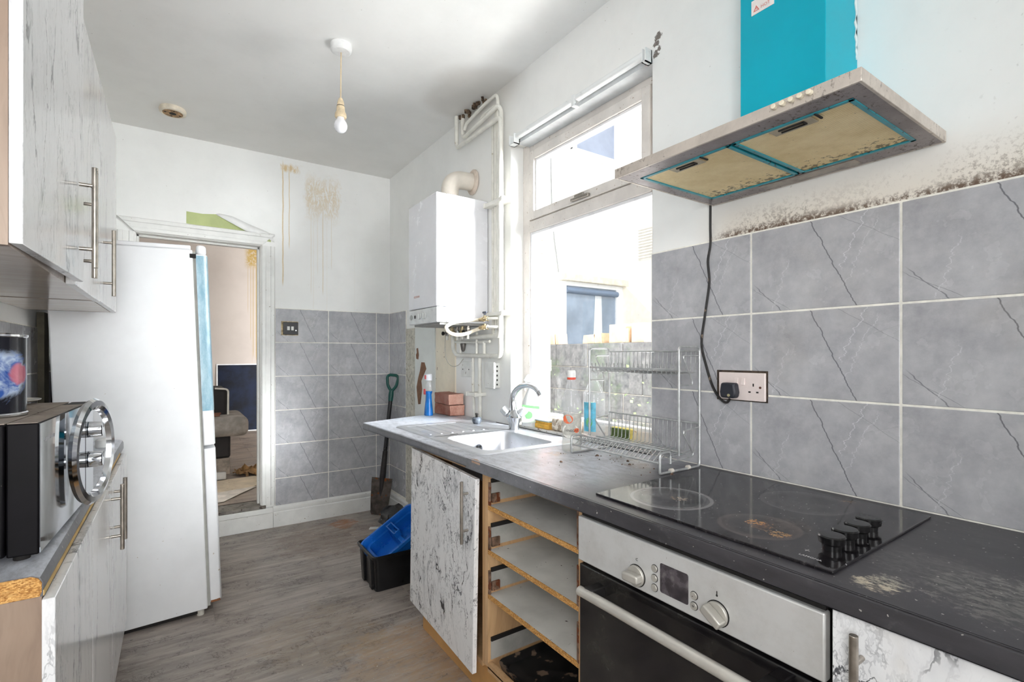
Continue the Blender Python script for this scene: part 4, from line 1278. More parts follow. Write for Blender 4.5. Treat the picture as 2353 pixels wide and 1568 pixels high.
part('foot', B().cyl((-.03, .03, 0), (-.03, .03, .013), .012, seg=12).cyl((-.03, .46, 0), (-.03, .46, .013), .012, seg=12).cyl((-.26, .03, 0), (-.26, .03, .013), .012, seg=12).cyl((-.26, .46, 0), (-.26, .46, .013), .012, seg=12), M_dark, mw, **L)
text('lettering', 'Russell Hobbs', .0135, Wm(mw) @ Vector((.0014, .024, .214)), R(90 - 2.8), plain('silver print', lin(206, 206, 210), .4), dr, ext=.0001)

# things standing on and by the microwave
def mk_tin():
    g = G('printed dark tin')
    v = g.obj()
    n = g.noise(v, 16, 5, .65, 1.2)
    x, y, z = g.sep(v)
    col = g.mix(g.rng(n, .50, .66), lin(16, 18, 34), lin(120, 160, 214))
    m = g.ma('MULTIPLY', g.blob(v, (.045, -.047, .085), .05, n, .7), .9)
    col = g.mix(m, lin(18, 19, 30), g.mix(g.rng(n, .4, .62), lin(52, 92, 170), lin(206, 222, 244)))
    m2 = g.ma('MULTIPLY', g.blob(v, (.062, -.025, .085), .022, n, .6), .85)
    col = g.mix(m2, col, lin(206, 110, 120))
    return g.fin(col, .18, .25)
t = thing('storage_tin', 'round dark printed tin with silver rims standing on the microwave', 'tin', (-.318, 1.405, 1.1478))
part('body', B().lathe([(.066, .004), (.066, .160)], (-.318, 1.405, 1.1478), 40), mk_tin(), t)
for z in (0, .158):
    part('rim', B().lathe([(.066, 0), (.0685, .002), (.0685, .006), (.066, .008)], (-.318, 1.405, 1.1478 + z), 40), M_chrome, t)
single('plate', B().lathe([(0, 0), (.04, .0), (.075, .010), (.076, .012), (.04, .003), (0, .003)], (-.355, 1.71, 1.1478), 32), plain('white glazed china', lin(238, 236, 230), .2), 'shallow white plate on the back of the microwave top', 'plate', (-.355, 1.71, 1.1478))
t = thing('bottle', 'pale beige bottle with a black cap behind the tin on the microwave', 'bottle', (-.40, 1.61, 1.1478))
part('body', B().lathe([(.012, 0), (.013, .03), (.022, .05), (.024, .085), (.02, .1)], (-.415, 1.62, 1.1478), 20), plain('beige plastic', lin(206, 192, 164), .5), t)
part('cap', B().lathe([(.0225, 0), (.025, .004), (.025, .022), (.02, .027), (0, .028)], (-.415, 1.62, 1.2478), 20), plain('black cap', lin(30, 28, 26), .4), t)
single('batten', B().box(XL + .0045, 3.00, .92, XL + .03, 3.10, 1.46), plain('olive brown batten', lin(98, 92, 74), .7, var=.15), 'dark olive timber batten fixed to the tiled wall beside the fridge', 'batten', (XL + .02, 3.05, .92))
single('black_cable', B().tube(smoothpath([(XL + .012, 3.30, .95), (XL + .014, 3.29, 1.10), (XL + .014, 3.30, 1.22), (XL + .013, 3.36, 1.262), (XL + .012, 3.42, 1.24), (XL + .012, 3.44, 1.12)]), .006, 8), plain('black flex', lin(24, 22, 24), .5),
       'black cable loop on the tiled wall between batten and fridge', 'cable', (XL + .012, 3.3, .95))
single('white_lid', B().lathe([(.026, 0), (.028, .003), (.027, .030), (.02, .035), (0, .036)], (-.238, 2.60, .8945), 24), plain('white plastic lid', lin(238, 238, 236), .4), 'small white plastic lid on the left worktop near the fridge', 'lid', (-.238, 2.60, .8945))

# ------------------------------------------------------------------ cooker hood
hd = thing('cooker_hood', 'dirty stainless steel cooker hood with a turquoise filmed chimney', 'cooker hood', (1.25, .69, 1.768))
hx0, hy0, hy1, hz = 1.027, .384, .992, 1.768
def mk_hoodsteel(name, warm, k):
    g = G(name)
    v = g.pos()
    n = g.noise(v, 10, 5, .7)
    col = g.mix(g.rng(n, .3, .75), lin(*warm), tuple(c * .78 for c in lin(*warm)[:3]))
    f = g.rng(g.ma('ADD', g.noise(g.map(v, sc=(110, 110, 55)), 1, 4, .75), g.ma('MULTIPLY', g.noise(v, 7, 3, .6), .4)), .78, .86)
    col = g.mix(g.ma('MULTIPLY', f, k), col, lin(70, 54, 44))
    return g.fin(col, g.rng(n, .3, .7, .36, .55), .45)
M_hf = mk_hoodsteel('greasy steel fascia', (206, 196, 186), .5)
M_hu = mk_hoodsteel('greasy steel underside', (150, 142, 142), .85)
fz = hz + .026
fb = B()
def rect(x0, y0, x1, y1, z):
    return [(x0, y0, z), (x1, y0, z), (x1, y1, z), (x0, y1, z)]
_r = [[fb.bm.verts.new(p) for p in q] for q in (rect(hx0 + .006, hy0 + .006, XR - .012, hy1 - .006, hz + .004), rect(hx0 + .006, hy0 + .006, XR - .012, hy1 - .006, hz), rect(hx0, hy0, XR - .006, hy1, hz), rect(hx0, hy0, XR - .006, hy1, fz))]
for a_, c_ in zip(_r, _r[1:]):
    for k_ in range(4):
        fb.bm.faces.new((a_[k_], a_[(k_ + 1) % 4], c_[(k_ + 1) % 4], c_[k_]))
fb.bm.faces.new(_r[-1])
part('fascia', fb, M_hf, hd, bevel=.001)
fx0, fx1, fy0, fy1 = 1.085, 1.420, .420, .950
und = part('underside', B().box(hx0 + .006, hy0 + .006, hz + .001, fx0, hy1 - .006, hz + .004).box(fx1, hy0 + .006, hz + .001, XR - .010, hy1 - .006, hz + .004)
     .box(fx0, hy0 + .006, hz + .001, fx1, fy0, hz + .004).box(fx0, fy1, hz + .001, fx1, hy1 - .006, hz + .004), M_hu, hd)
M_teal = plain('turquoise film', lin(0, 168, 190), .4, spec=.25, var=.03, vsc=4)
M_teal2 = plain('turquoise filter rim', lin(40, 150, 164), .35, var=.12, vsc=20, spots=(60, .62, lin(40, 60, 60)))
def mk_filter():
    g = G('greasy filter mesh')
    v = g.obj()
    x, y, z = g.sep(v)
    n = g.noise(v, 9, 5, .7)
    wv = g.ma('MULTIPLY', g.ma('ADD', g.ma('SINE', g.ma('MULTIPLY', g.ma('ADD', x, g.ma('MULTIPLY', y, .35)), 1050)), 1.), .5)
    wv2 = g.ma('MULTIPLY', g.ma('ADD', g.ma('SINE', g.ma('MULTIPLY', y, 1400)), 1.), .5)
    col = g.mix(g.rng(n, .3, .7), lin(246, 226, 176), lin(226, 200, 140))
    col = g.mix(g.ma('MULTIPLY', g.ma('MULTIPLY', wv, wv2), .45), col, lin(252, 242, 214))
    k = g.rng(g.ma('ADD', g.noise(v, 60, 3, .7), g.ma('MULTIPLY', g.rng(x, .05, .17), .22)), .66, .76)
    col = g.mix(g.ma('MULTIPLY', k, .75), col, lin(84, 62, 36))
    g.bump(g.ma('MULTIPLY', wv, wv2), .5, .001)
    return g.fin(col, .55, .15)
M_filt = mk_filter()
ym = .677
for ya, yb2 in ((fy0, ym - .004), (ym + .004, fy1)):
    f = part('filter', B().box(fx0 + .012, ya + .010, hz + .0015, fx1 - .012, yb2 - .010, hz + .006), M_filt, hd, local=False)
    part('rim', B().box(fx0, ya, hz - .001, fx0 + .010, yb2, hz + .006).box(fx1 - .010, ya, hz - .001, fx1, yb2, hz + .006).box(fx0, ya, hz - .001, fx1, ya + .010, hz + .006).box(fx0, yb2 - .010, hz - .001, fx1, yb2, hz + .006), M_teal2, f, bevel=.001)
    yc = (ya + yb2) / 2
    pl_ = part('latch_plate', B().box(fx0 + .010, yc - .045, hz - .0015, fx0 + .045, yc + .045, hz + .002), plain('grimy latch', lin(190, 178, 150), .4, .4, var=.15), f, bevel=.001)
    part('latch', B().box(fx0 + .016, yc - .026, hz - .004, fx0 + .020, yc + .026, hz - .0015).box(fx0 + .030, yc - .026, hz - .004, fx0 + .033, yc + .026, hz - .0015).box(fx0 + .016, yc - .028, hz - .004, fx0 + .033, yc - .024, hz - .0015), M_dark, f)
    part('clip', B().box(fx0 + .002, yc - .058, hz - .003, fx0 + .034, yc - .054, hz), M_dark, f)
part('lamp_cover', B().box(fx1 + .008, .55, hz - .001, XR - .022, .80, hz + .002), plain('smoked lamp cover', lin(140, 128, 116), .15, var=.2), hd, bevel=.001)
bs = None
for i in range(5):
    y = .540 - i * .0172
    if bs is None:
        bs = part('button', B().cyl((0, 0, 0), (-.010, 0, 0), .0058, .0052, seg=16), plain('grubby cream button', lin(222, 212, 190), .4, var=.1), hd, local=True, loc=(hx0 - 1.25, y - .69, .0155), bevel=.001)
    else:
        inst(bs, hd, (hx0 - 1.25, y - .69, .0155))
# chimney
M_side = plain('bare steel chimney side', lin(24, 160, 178), .34, var=.05, vsc=5)
ch = part('chimney', B().box(1.317, .569, fz, XR + .001, .790, ZC - .002), M_teal, hd, bevel=.0015)
tb = B()
random.seed(3)
for zc, h_, w_ in ((2.19, .05, .012), (2.235, .03, .018), (2.14, .03, .014), (2.105, .03, .012), (2.07, .02, .007), (2.28, .05, .012), (2.36, .1, .014)):
    tb.prism([(XR - .007, zc - h_), (XR - .007, zc + h_), (XR - .007 - w_ * .6, zc + h_ * .5), (XR - .007 - w_, zc + h_ * .1), (XR - .007 - w_ * .35, zc - h_ * .3), (XR - .007 - w_ * .5, zc - h_ * .7)], .5665, .5688, 'Y')
part('torn_film', tb, plain('torn film showing white', lin(226, 230, 228), .5), ch, smooth=False)
stk = part('warning_sticker', B().box(1.3155, .695, 2.205, 1.3172, .757, 2.245), plain('white sticker', lin(238, 232, 228), .5), hd)
M_red = plain('faded red print', lin(214, 120, 110), .6)
tri = B()
o_ = [(.7515, 2.2125), (.7345, 2.2125), (.743, 2.228)]; i_ = [(.7475, 2.2145), (.7385, 2.2145), (.743, 2.2225)]
for k_ in range(3):
    tri.prism([o_[k_], o_[(k_ + 1) % 3], i_[(k_ + 1) % 3], i_[k_]], 1.3150, 1.3156, 'X')
tri.box(1.3150, .7424, 2.2165, 1.3156, .7436, 2.2205)
part('warning_triangle', tri, M_red, stk, smooth=False)
text('lettering', 'HOT', .012, (1.3153, .731, 2.2135), RT, M_red, stk, ext=.0001)

# flex from the hood to the plug
cb = smoothpath([(1.474, .990, 1.778), (1.484, .997, 1.70), (1.486, .998, 1.64), (1.484, 1.006, 1.585), (1.484, 1.001, 1.513), (1.484, 1.016, 1.412), (1.484, 1.030, 1.309), (1.483, 1.010, 1.228), (1.480, .985, 1.165), (1.470, .952, 1.128), (1.462, .925, 1.118), (1.461, .912, 1.130)], 6)
M_flex = plain('black flex with paint splashes', lin(34, 31, 31), .55, var=.3, vsc=40, spots=(26, .60, lin(120, 104, 88)))
single('hood_cable', B().tube(cb, .0042, 8), M_flex, 'black paint-splashed cable hanging from the cooker hood to the plug', 'cable', (1.484, 1.0, 1.2))
# double socket
M_sock = plain('pinkish white socket plastic', lin(236, 222, 218), .35, var=.03)
so = thing('wall_socket', 'pinkish white double socket with two switches on the hob wall', 'socket', (1.487, .887, 1.171), rz=RT)
part('cutout', B().box(-.086, -.0016, -.047, .084, .001, .050), plain('rough dark cut-out', lin(70, 58, 48), .9, var=.3, vsc=60), so, **dict(local=True))
pl_ = part('face_plate', B().box(-.074, -.010, -.0435, .0795, -.001, .0435), M_sock, so, local=True, bevel=.002, seg=3)
for x_ in (-.018, .004):
    part('switch', B().hexa([(x_, -.010, .005), (x_ + .012, -.010, .005), (x_ + .012, -.010, .027), (x_, -.010, .027)], [(x_, -.0150, .005), (x_ + .012, -.0150, .005), (x_ + .012, -.0115, .027), (x_, -.0115, .027)]), M_sock, so, local=True, bevel=.0008)
for x_, z_, w_, h_ in ((.043, .006, .004, .009), (.031, -.016, .0075, .0045), (.056, -.016, .0075, .0045)):
    part('pin_hole', B().box(x_ - w_ / 2, -.0104, z_ - h_ / 2, x_ + w_ / 2, -.0098, z_ + h_ / 2), M_dark, pl_, local=True)
part('screw', B().cyl((.065, -.0098, -.001), (.065, -.0106, -.001), .0038, seg=12), plain('rusty screw', lin(96, 56, 44), .6), pl_, local=True)
pg = thing('plug', 'black three-pin plug in the left half of the wall socket', 'plug', (1.476, .913, 1.158), rz=RT)
M_plug = plain('black plug moulding', lin(36, 38, 48), .45)
part('body', B().prism([(-.023, -.024), (.023, -.024), (.027, -.006), (.022, .024), (-.022, .024), (-.027, -.006)], -.030, 0, 'Y'), M_plug, pg, local=True, bevel=.006, seg=3)
part('screw', B().cyl((.006, -.0300, -.015), (.006, -.0312, -.015), .0046, seg=14), plain('brass screw', lin(196, 188, 150), .4, .5), pg, local=True)

# ------------------------------------------------------------------ boiler, flue and pipes
M_boil = plain('white boiler enamel', lin(238, 238, 242), .22, var=.01)
bo = thing('boiler', 'white wall-hung gas boiler left of the window', 'boiler', (1.33, 2.62, 1.445))
bx, by0, by1, bz0, bz1 = 1.165, 2.432, 2.815, 1.448, 2.152
part('casing', B().box(bx + .062, by0, bz0, XR - .006, by1, bz1), M_boil, bo, bevel=.004, seg=3)
part('front_cover', B().box(bx, by0, 1.535, bx + .060, by1, bz1), M_boil, bo, bevel=.006, seg=3)
cp = part('control_panel', B().box(bx + .002, by0 + .001, bz0, bx + .060, by1 - .001, 1.532), plain('grey white panel', lin(226, 228, 228), .3), bo, bevel=.005, seg=3)
part('display', B().box(bx + .0008, 2.715, 1.482, bx + .0022, 2.732, 1.500), M_dark, cp)
M_gp = plain('grey dial', lin(206, 208, 206), .4)
for y_ in (2.650, 2.585):
    dl = part('dial', B().cyl((bx + .002, y_, 1.492), (bx - .008, y_, 1.492), .019, seg=20), M_gp, bo, bevel=.002)
    part('dial_grip', B().box(bx - .014, y_ - .003, 1.477, bx - .007, y_ + .003, 1.507), M_gp, dl, bevel=.002)
part('gauge', B().cyl((bx + .002, 2.775, 1.490), (bx - .001, 2.775, 1.490), .016, seg=20), plain('gauge', lin(176, 178, 176), .3), cp)
text('lettering', 'VIESSMANN', .0185, (bx - .0006, 2.735, 1.600), RT, plain('faded orange print', lin(196, 150, 140), .5), bo, ext=.0002, sx=.85)
part('underside_tray', B().box(bx + .03, by0 + .02, bz0 - .012, XR - .02, by1 - .02, bz0), plain('grey tray', lin(150, 148, 144), .6), bo)
M_flue = plain('cream flue pipe', lin(226, 218, 206), .55, var=.05, vsc=8)
fl_ = thing('flue', 'cream curved flue pipe above the boiler going into the wall', 'flue', (1.36, 2.62, 2.152))
part('elbow', B().tube(fillet([(1.345, 2.625, 2.152), (1.345, 2.625, 2.312), (1.50, 2.605, 2.312)], .085, 10), .0515, 22), M_flue, fl_)
part('collar', B().lathe([(.060, 0), (.064, .004), (.064, .020), (.056, .024)], (1.345, 2.625, 2.1525), 26), M_flue, fl_)
part('wall_seal', B().cyl((1.478, 2.607, 2.312), (1.497, 2.605, 2.312), .072, .080, seg=14), plain('rough plaster seal', lin(228, 214, 200), .9, var=.08), fl_, bevel=.01)
M_pipe = plain('white painted pipe', lin(232, 230, 222), .45, var=.05, vsc=14, spots=(50, .70, lin(180, 170, 150)))
def pipe(lab, pts, r=.011, rad=.035, cat='pipe', m=None):
    single('pipe', B().tube(fillet(pts, rad), r, 12), m or M_pipe, lab, cat, pts[0], group='white heating pipes round the boiler')
px_ = 1.462
pipe('white pipe nearest the window, from the ceiling bend down to the lower boiler loop', [(1.442, 2.725, 2.744), (1.442, 2.725, 2.545), (1.440, 2.222, 2.545), (1.440, 2.222, 1.372), (1.440, 2.60, 1.372)], .0125, .04)
pipe('second white pipe from the window, bending below the ceiling to the tall left riser', [(px_ + .004, 2.690, 2.744), (px_ + .004, 2.690, 2.600), (px_ - .016, 2.255, 2.618), (px_ + .004, 2.255, 2.60), (px_ + .004, 2.255, 1.40), (px_ + .004, 2.255, 1.29)], .0125, .045)
pipe('third white pipe from the window, topmost bend under the ceiling', [(px_, 2.66, 2.640), (px_, 2.64, 2.672), (px_, 2.42, 2.700), (px_, 2.288, 2.700), (px_ + .005, 2.288, 2.62), (px_ + .005, 2.288, 1.42)], .010, .03)
pipe('fourth white pipe from the window, short bend tucked below the topmost one', [(px_ + .010, 2.50, 2.62), (px_ + .010, 2.46, 2.655), (px_ + .010, 2.318, 2.655), (px_ + .008, 2.318, 2.55), (px_ + .008, 2.318, 1.42)], .009, .03)
pipe('fifth and thinnest white pipe, nearest the boiler side', [(px_ + .012, 2.352, 2.56), (px_ + .012, 2.352, 2.0), (px_ + .012, 2.350, 1.38)], .009, .03)
pipe('white pipe making the lower U-shaped loop under the boiler', [(1.44, 2.775, 1.445), (1.44, 2.765, 1.30), (1.45, 2.74, 1.268), (1.452, 2.30, 1.262), (1.452, 2.238, 1.262), (1.452, 2.238, 1.36)], .0125, .04)
pipe('thin white pipe across the loop under the boiler', [(1.45, 2.80, 1.44), (1.45, 2.80, 1.352), (1.458, 2.52, 1.342), (1.458, 2.36, 1.345)], .008, .025)
pipe('short white upright inside the loop under the boiler, left one', [(1.455, 2.70, 1.44), (1.455, 2.70, 1.268)], .007, .02)
pipe('short white upright inside the loop under the boiler, right one', [(1.458, 2.42, 1.345), (1.458, 2.42, 1.270)], .010, .02)
pipe('short white upright inside the loop under the boiler, middle one', [(1.455, 2.50, 1.40), (1.455, 2.50, 1.268)], .008, .02)
pipe('left one of two white pipes dropping to the worktop behind the bricks', [(1.466, 2.562, 1.262), (1.466, 2.562, 1.06), (1.466, 2.545, .8945)], .009, .05)
pipe('right one of two white pipes dropping to the worktop behind the bricks', [(1.466, 2.484, 1.262), (1.466, 2.480, .8945)], .011, .03)
for z0_, ya, yb2, lab in ((2.098, 2.178, 2.372, 'white clip bar across the pipe bundle level with the boiler top'), (1.492, 2.178, 2.372, 'white clip bar across the pipe bundle level with the boiler bottom'), (1.040, 2.46, 2.58, 'small white clip on the two pipes behind the bricks')):
    b = B().box(1.424, ya, z0_ - .010, 1.4955, yb2, z0_ + .010)
    for yy in (ya + .01, yb2 - .01):
        b.box(1.420, yy - .008, z0_ - .013, 1.440, yy + .008, z0_ + .013)
    single('pipe_clip', b, M_pipe, lab, 'clip', (1.46, (ya + yb2) / 2, z0_), group='pipe clips', bevel=.002)
M_brass = plain('dull brass fitting', lin(206, 188, 150), .35, .75, var=.15, vsc=30)
M_hose = plain('cream braided hose', lin(232, 222, 202), .5, var=.06, vsc=60)
fh = thing('filling_loop', 'cream looped filling hose with brass valves under the boiler', 'hose', (1.40, 2.5, 1.43))
part('hose', B().tube(smoothpath([(1.425, 2.395, 1.466), (1.37, 2.392, 1.463), (1.308, 2.390, 1.455), (1.245, 2.388, 1.444), (1.202, 2.388, 1.419), (1.218, 2.390, 1.392), (1.263, 2.392, 1.379), (1.322, 2.394, 1.385), (1.383, 2.395, 1.407), (1.425, 2.395, 1.420)], 6), .0100, 12), M_hose, fh)
for z in (1.466, 1.420):
    v_ = part('valve', B().cyl((1.40, 2.37, z), (1.40, 2.285, z), .010, seg=12).cyl((1.40, 2.345, z), (1.40, 2.325, z), .014, seg=6).cyl((1.40, 2.30, z), (1.40, 2.285, z), .0135, seg=6).cyl((1.40, 2.318, z), (1.40, 2.318, z + .02), .007, seg=10), M_brass, fh, bevel=.001)
    part('tail_pipe', B().tube(fillet([(1.40, 2.29, z), (1.42, 2.24, z), (1.455, 2.22, z)], .03), .008, 10), M_pipe, v_)
part('tap_handle', B().box(1.395, 2.312, 1.486, 1.405, 2.324, 1.500).cyl((1.40, 2.300, 1.502), (1.40, 2.336, 1.502), .006, seg=8), plain('blue black handle', lin(50, 56, 72), .5), fh, bevel=.001)
iv = thing('isolation_valves', 'row of brass and steel valves under the boiler', 'valves', (1.38, 2.6, 1.436))
for i, y_ in enumerate((2.74, 2.675, 2.61, 2.545, 2.48)):
    v_ = part('valve', B().cyl((1.385, y_, 1.436), (1.385, y_, 1.385), .010, seg=12).cyl((1.385, y_, 1.425), (1.385, y_, 1.408), .015, seg=6).cyl((1.385, y_, 1.40), (1.36, y_, 1.40), .008, seg=10), M_brass if i % 2 else M_hw, iv, bevel=.001)
    part('cap', B().cyl((1.362, y_, 1.40), (1.352, y_, 1.40), .012, seg=14), (M_dark, M_chrome, M_brass, M_chrome, M_dark)[i], v_, bevel=.001)
    part('tail_pipe', B().cyl((1.385, y_, 1.388), (1.385, y_, 1.36), .0075, seg=10), M_pipe, v_)
single('tundish', B().lathe([(.006, 0), (.012, .012), (.018, .045), (.016, .05), (.009, .012), (.004, .002)], (1.42, 2.60, 1.288), 16), plain('dark metal funnel', lin(96, 92, 88), .4, .5), 'small dark metal drain funnel hanging under the boiler', 'funnel', (1.42, 2.6, 1.288))
single('thin_wire', B().tube(smoothpath([(1.40, 2.795, 1.40), (1.40, 2.80, 1.30), (1.41, 2.80, 1.24), (1.43, 2.77, 1.200), (1.45, 2.72, 1.205), (1.46, 2.67, 1.245)]), .0022, 6), plain('grey wire', lin(176, 172, 160), .6), 'thin grey wire looping below the left side of the boiler', 'wire', (1.4, 2.8, 1.2))
M_swp = plain('white plastic plate', lin(232, 232, 228), .4, var=.04, vsc=20, spots=(40, .68, lin(150, 140, 126)))
t = thing('wall_socket', 'white double socket turned upright beside the two pipes', 'socket', (1.49, 2.355, 1.154))
part('back_box', B().box(1.462, 2.312, 1.086, 1.4955, 2.400, 1.224), M_swp, t, bevel=.003)
part('face_plate', B().box(1.452, 2.309, 1.083, 1.462, 2.403, 1.227), M_swp, t, bevel=.002)
for z in (1.10, 1.125, 1.15, 1.175, 1.2):
    part('slot', B().box(1.472, 2.3085, z, 1.478, 2.3125, z + .010), M_dark, t)
t = thing('blank_plate', 'white blank wall plate behind the left pipe below the boiler', 'plate', (1.492, 2.68, 1.18))
part('plate', B().box(1.484, 2.62, 1.135, 1.4955, 2.745, 1.228), M_swp, t, bevel=.002)
part('screw', B().cyl((1.4845, 2.645, 1.18), (1.483, 2.645, 1.18), .004, seg=10).cyl((1.4845, 2.72, 1.18), (1.483, 2.72, 1.18), .004, seg=10), M_dark, t)

# switch plate on the tiled back wall
t = thing('light_switch', 'black double light switch plate on the tiled back wall', 'switch', (.719, YB - .008, 1.466))
part('gap', B().box(.655, YB - .0085, 1.415, .774, YB - .005, 1.520), plain('broken tile edge', lin(196, 176, 140), .9, var=.3, vsc=40), t, smooth=False)
sp_ = part('plate', B().box(.668, YB - .016, 1.420, .772, YB - .0085, 1.514), plain('black plate', lin(22, 20, 26), .4), t, bevel=.002)
for x_ in (.694, .722):
    part('rocker', B().box(x_, YB - .021, 1.453, x_ + .019, YB - .016, 1.482), plain('white rocker', lin(226, 226, 222), .4), t, bevel=.002)
part('screw', B().cyl((.756, YB - .016, 1.452), (.756, YB - .0172, 1.452), .0045, seg=12), M_chrome, t)

# pendant lamp and old ceiling rose
pl_ = thing('pendant_lamp', 'bare white bulb hanging on a cord from a white ceiling rose', 'lamp', (.655, 2.405, 2.33))
lx, ly = .655, 2.405
part('ceiling_rose', B().lathe([(.048, 0), (.050, -.006), (.048, -.030), (.040, -.036), (0, -.037)][::-1], (lx, ly, ZC), 32), plain('white rose', lin(240, 240, 240), .4), pl_)
part('cord', B().cyl((lx, ly, ZC - .035), (lx - .002, ly, 2.490), .0032, seg=8), plain('cream cord', lin(216, 196, 164), .6), pl_)
hl = part('lamp_holder', B().lathe([(.008, 0), (.014, .012), (.017, .035), (.018, .055), (.026, .062), (.026, .078), (.019, .082)][::-1] and [(.024, .0), (.027, .004), (.026, .018), (.0195, .030), (.0185, .052), (.016, .058), (.0155, .072), (.008, .092), (.004, .094)], (lx - .002, ly, 2.398), 24), plain('yellowed lamp holder', lin(226, 206, 172), .45, var=.12, vsc=30), pl_)
part('holder_ring', B().lathe([(.0175, 0), (.0182, .002), (.0175, .004)], (lx - .002, ly, 2.4505), 20), M_dark, hl)
part('bulb', B().lathe([(0, 0), (.012, .002), (.022, .009), (.029, .021), (.031, .034), (.028, .047), (.021, .058), (.0165, .066), (.0155, .085)], (lx - .002, ly, 2.326), 28), plain('opal bulb', lin(244, 244, 248), .15), pl_)
rs_ = thing('old_ceiling_rose', 'stained round ceiling fitting base without a lamp', 'ceiling rose', (-.009, 3.60, 2.72))
part('base', B().lathe([(.066, .030), (.070, .020), (.068, .004), (.060, 0), (.052, .002)], (-.009, 3.60, 2.716), 32), plain('yellowed plastic base', lin(232, 222, 204), .5, var=.1), rs_)
inn = part('backplate', B().cyl((-.009, 3.60, 2.7166), (-.009, 3.60, 2.7182), .0515, seg=28), plain('brown stained plate', lin(176, 140, 100), .7, var=.3, vsc=40), rs_)
part('hole', B().cyl((-.009, 3.60, 2.7158), (-.009, 3.60, 2.7166), .018, seg=16), M_dark, inn)
for a_ in (20, 100, 190, 280):
    part('screw_hole', B().cyl((-.009 + .038 * math.cos(R(a_)), 3.60 + .038 * math.sin(R(a_)), 2.7159), (-.009 + .038 * math.cos(R(a_)), 3.60 + .038 * math.sin(R(a_)), 2.7166), .006, seg=10), M_dark, inn)
hb = thing('ceiling_hole_debris', 'crumbling dark plaster round the pipes at the ceiling', 'plaster', (1.45, 2.45, 2.73))
rb = B()
random.seed(5)
for i in range(26):
    c = Vector((1.462 + random.uniform(-.022, .022), random.choice((2.40, 2.45, 2.50, 2.54, 2.62, 2.69, 2.72)) + random.uniform(-.02, .02), 2.733 + random.uniform(-.008, .010)))
    s_ = random.uniform(.005, .012)
    rb.hexa([c + Vector((random.uniform(.6, 1.2) * s_ * math.cos(a_), random.uniform(.6, 1.2) * s_ * math.sin(a_), -s_)) for a_ in (0, 1.57, 3.14, 4.71)], [c + Vector((s_ * math.cos(a_), s_ * math.sin(a_), s_)) for a_ in (0, 1.57, 3.14, 4.71)])
o = part('rubble', rb, plain('dark crumbling plaster', lin(112, 92, 74), .95, var=.4, vsc=60), hb, smooth=False)
o['kind'] = 'stuff'

# ------------------------------------------------------------------ small things on worktop and sill
def mk_red(name, a, b_):
    g = G(name)
    v = g.obj()
    n = g.noise(v, 14, 6, .75)
    n2 = g.noise(v, 70, 3, .7)
    col = g.mix(g.rng(n, .35, .65), a, b_)
    col = g.mix(g.rng(n2, .55, .75, 0, .5), col, lin(232, 202, 186))
    ny = g.ma('ABSOLUTE', g.sep(g.n('ShaderNodeTexCoord').outputs['Normal'])[1])   # end faces painted paler as if lit, sides browner as if shaded
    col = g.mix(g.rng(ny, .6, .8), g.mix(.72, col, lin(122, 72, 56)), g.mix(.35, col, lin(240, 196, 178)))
    g.bump(n, .8, .006)
    return g.fin(col, .92)
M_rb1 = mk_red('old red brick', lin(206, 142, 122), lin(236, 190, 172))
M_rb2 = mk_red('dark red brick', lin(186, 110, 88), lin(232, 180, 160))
def brick(lab, x, y, z, rz, m, sd):
    b = B()
    random.seed(sd)
    bmesh.ops.create_cube(b.bm, size=1)
    bmesh.ops.subdivide_edges(b.bm, edges=b.bm.edges, cuts=5, use_grid_fill=True)
    for v_ in b.bm.verts:
        v_.co.x *= .102; v_.co.y *= .215; v_.co.z *= .066
        v_.co += Vector([mnoise.noise(v_.co * 32 + Vector((sd * 7.1 + k_ * 13, 0, 0))) * .0042 for k_ in range(3)])
        v_.co.z = max(v_.co.z, -.0335)
    b.xf(Matrix.Translation((x, y, z + .0335)) @ Matrix.Rotation(rz, 4, 'Z'))
    single('brick', b, m, lab, 'brick', (x, y, z), group='two bricks on the worktop', bevel=.004)
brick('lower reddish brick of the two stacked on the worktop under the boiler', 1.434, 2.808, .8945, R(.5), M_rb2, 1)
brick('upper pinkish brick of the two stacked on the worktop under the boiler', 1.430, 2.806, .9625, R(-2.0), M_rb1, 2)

M_clear = mk_glass('clear plastic', (.97, .98, .99), .45, .10, .16)
M_blue = plain('blue liquid', lin(18, 110, 190), .2, var=.1)
t = thing('washing_up_bottle', 'clear tapered bottle half full of blue liquid beside the bricks', 'bottle', (1.302, 2.828, .8945))
bx_, by_ = 1.302, 2.828
part('body', B().lathe([(.028, .150), (.024, .185), (.019, .205), (.018, .215)], (bx_, by_, .8945), 24, sx=.8), M_clear, t)
part('liquid', B().lathe([(0, .0), (.030, .0), (.033, .004), (.030, .04), (.023, .095), (.021, .128), (.0285, .150), (0, .150)], (bx_, by_, .8945), 24, sx=.8), M_blue, t)
part('cap', B().lathe([(.019, .215), (.022, .217), (.021, .255), (.014, .258), (0, .258)], (bx_, by_, .8945), 20), plain('clear white cap', lin(222, 226, 232), .3), t)
M_redlab = plain('red and white label', lin(222, 90, 92), .5)
part('label', B().box(bx_ - .030, by_ - .016, .8945 + .130, bx_ - .0265, by_ + .012, .8945 + .165), M_redlab, t, bevel=.002)
part('cap_label', B().box(bx_ - .0235, by_ - .010, .8945 + .225, bx_ - .0205, by_ + .010, .8945 + .250), M_redlab, t, bevel=.002)
pg = thing('plug_strainer', 'grey metal sink strainer plug on the drainer', 'sink plug', (1.345, 2.314, .8985))
part('basket', B().lathe([(.0, .0), (.018, .001), (.026, .016), (.027, .030), (.020, .036), (0, .030)], (1.345, 2.31, .8985), 20), plain('grey worn metal', lin(118, 126, 136), .3, .5, var=.3, vsc=60), pg)
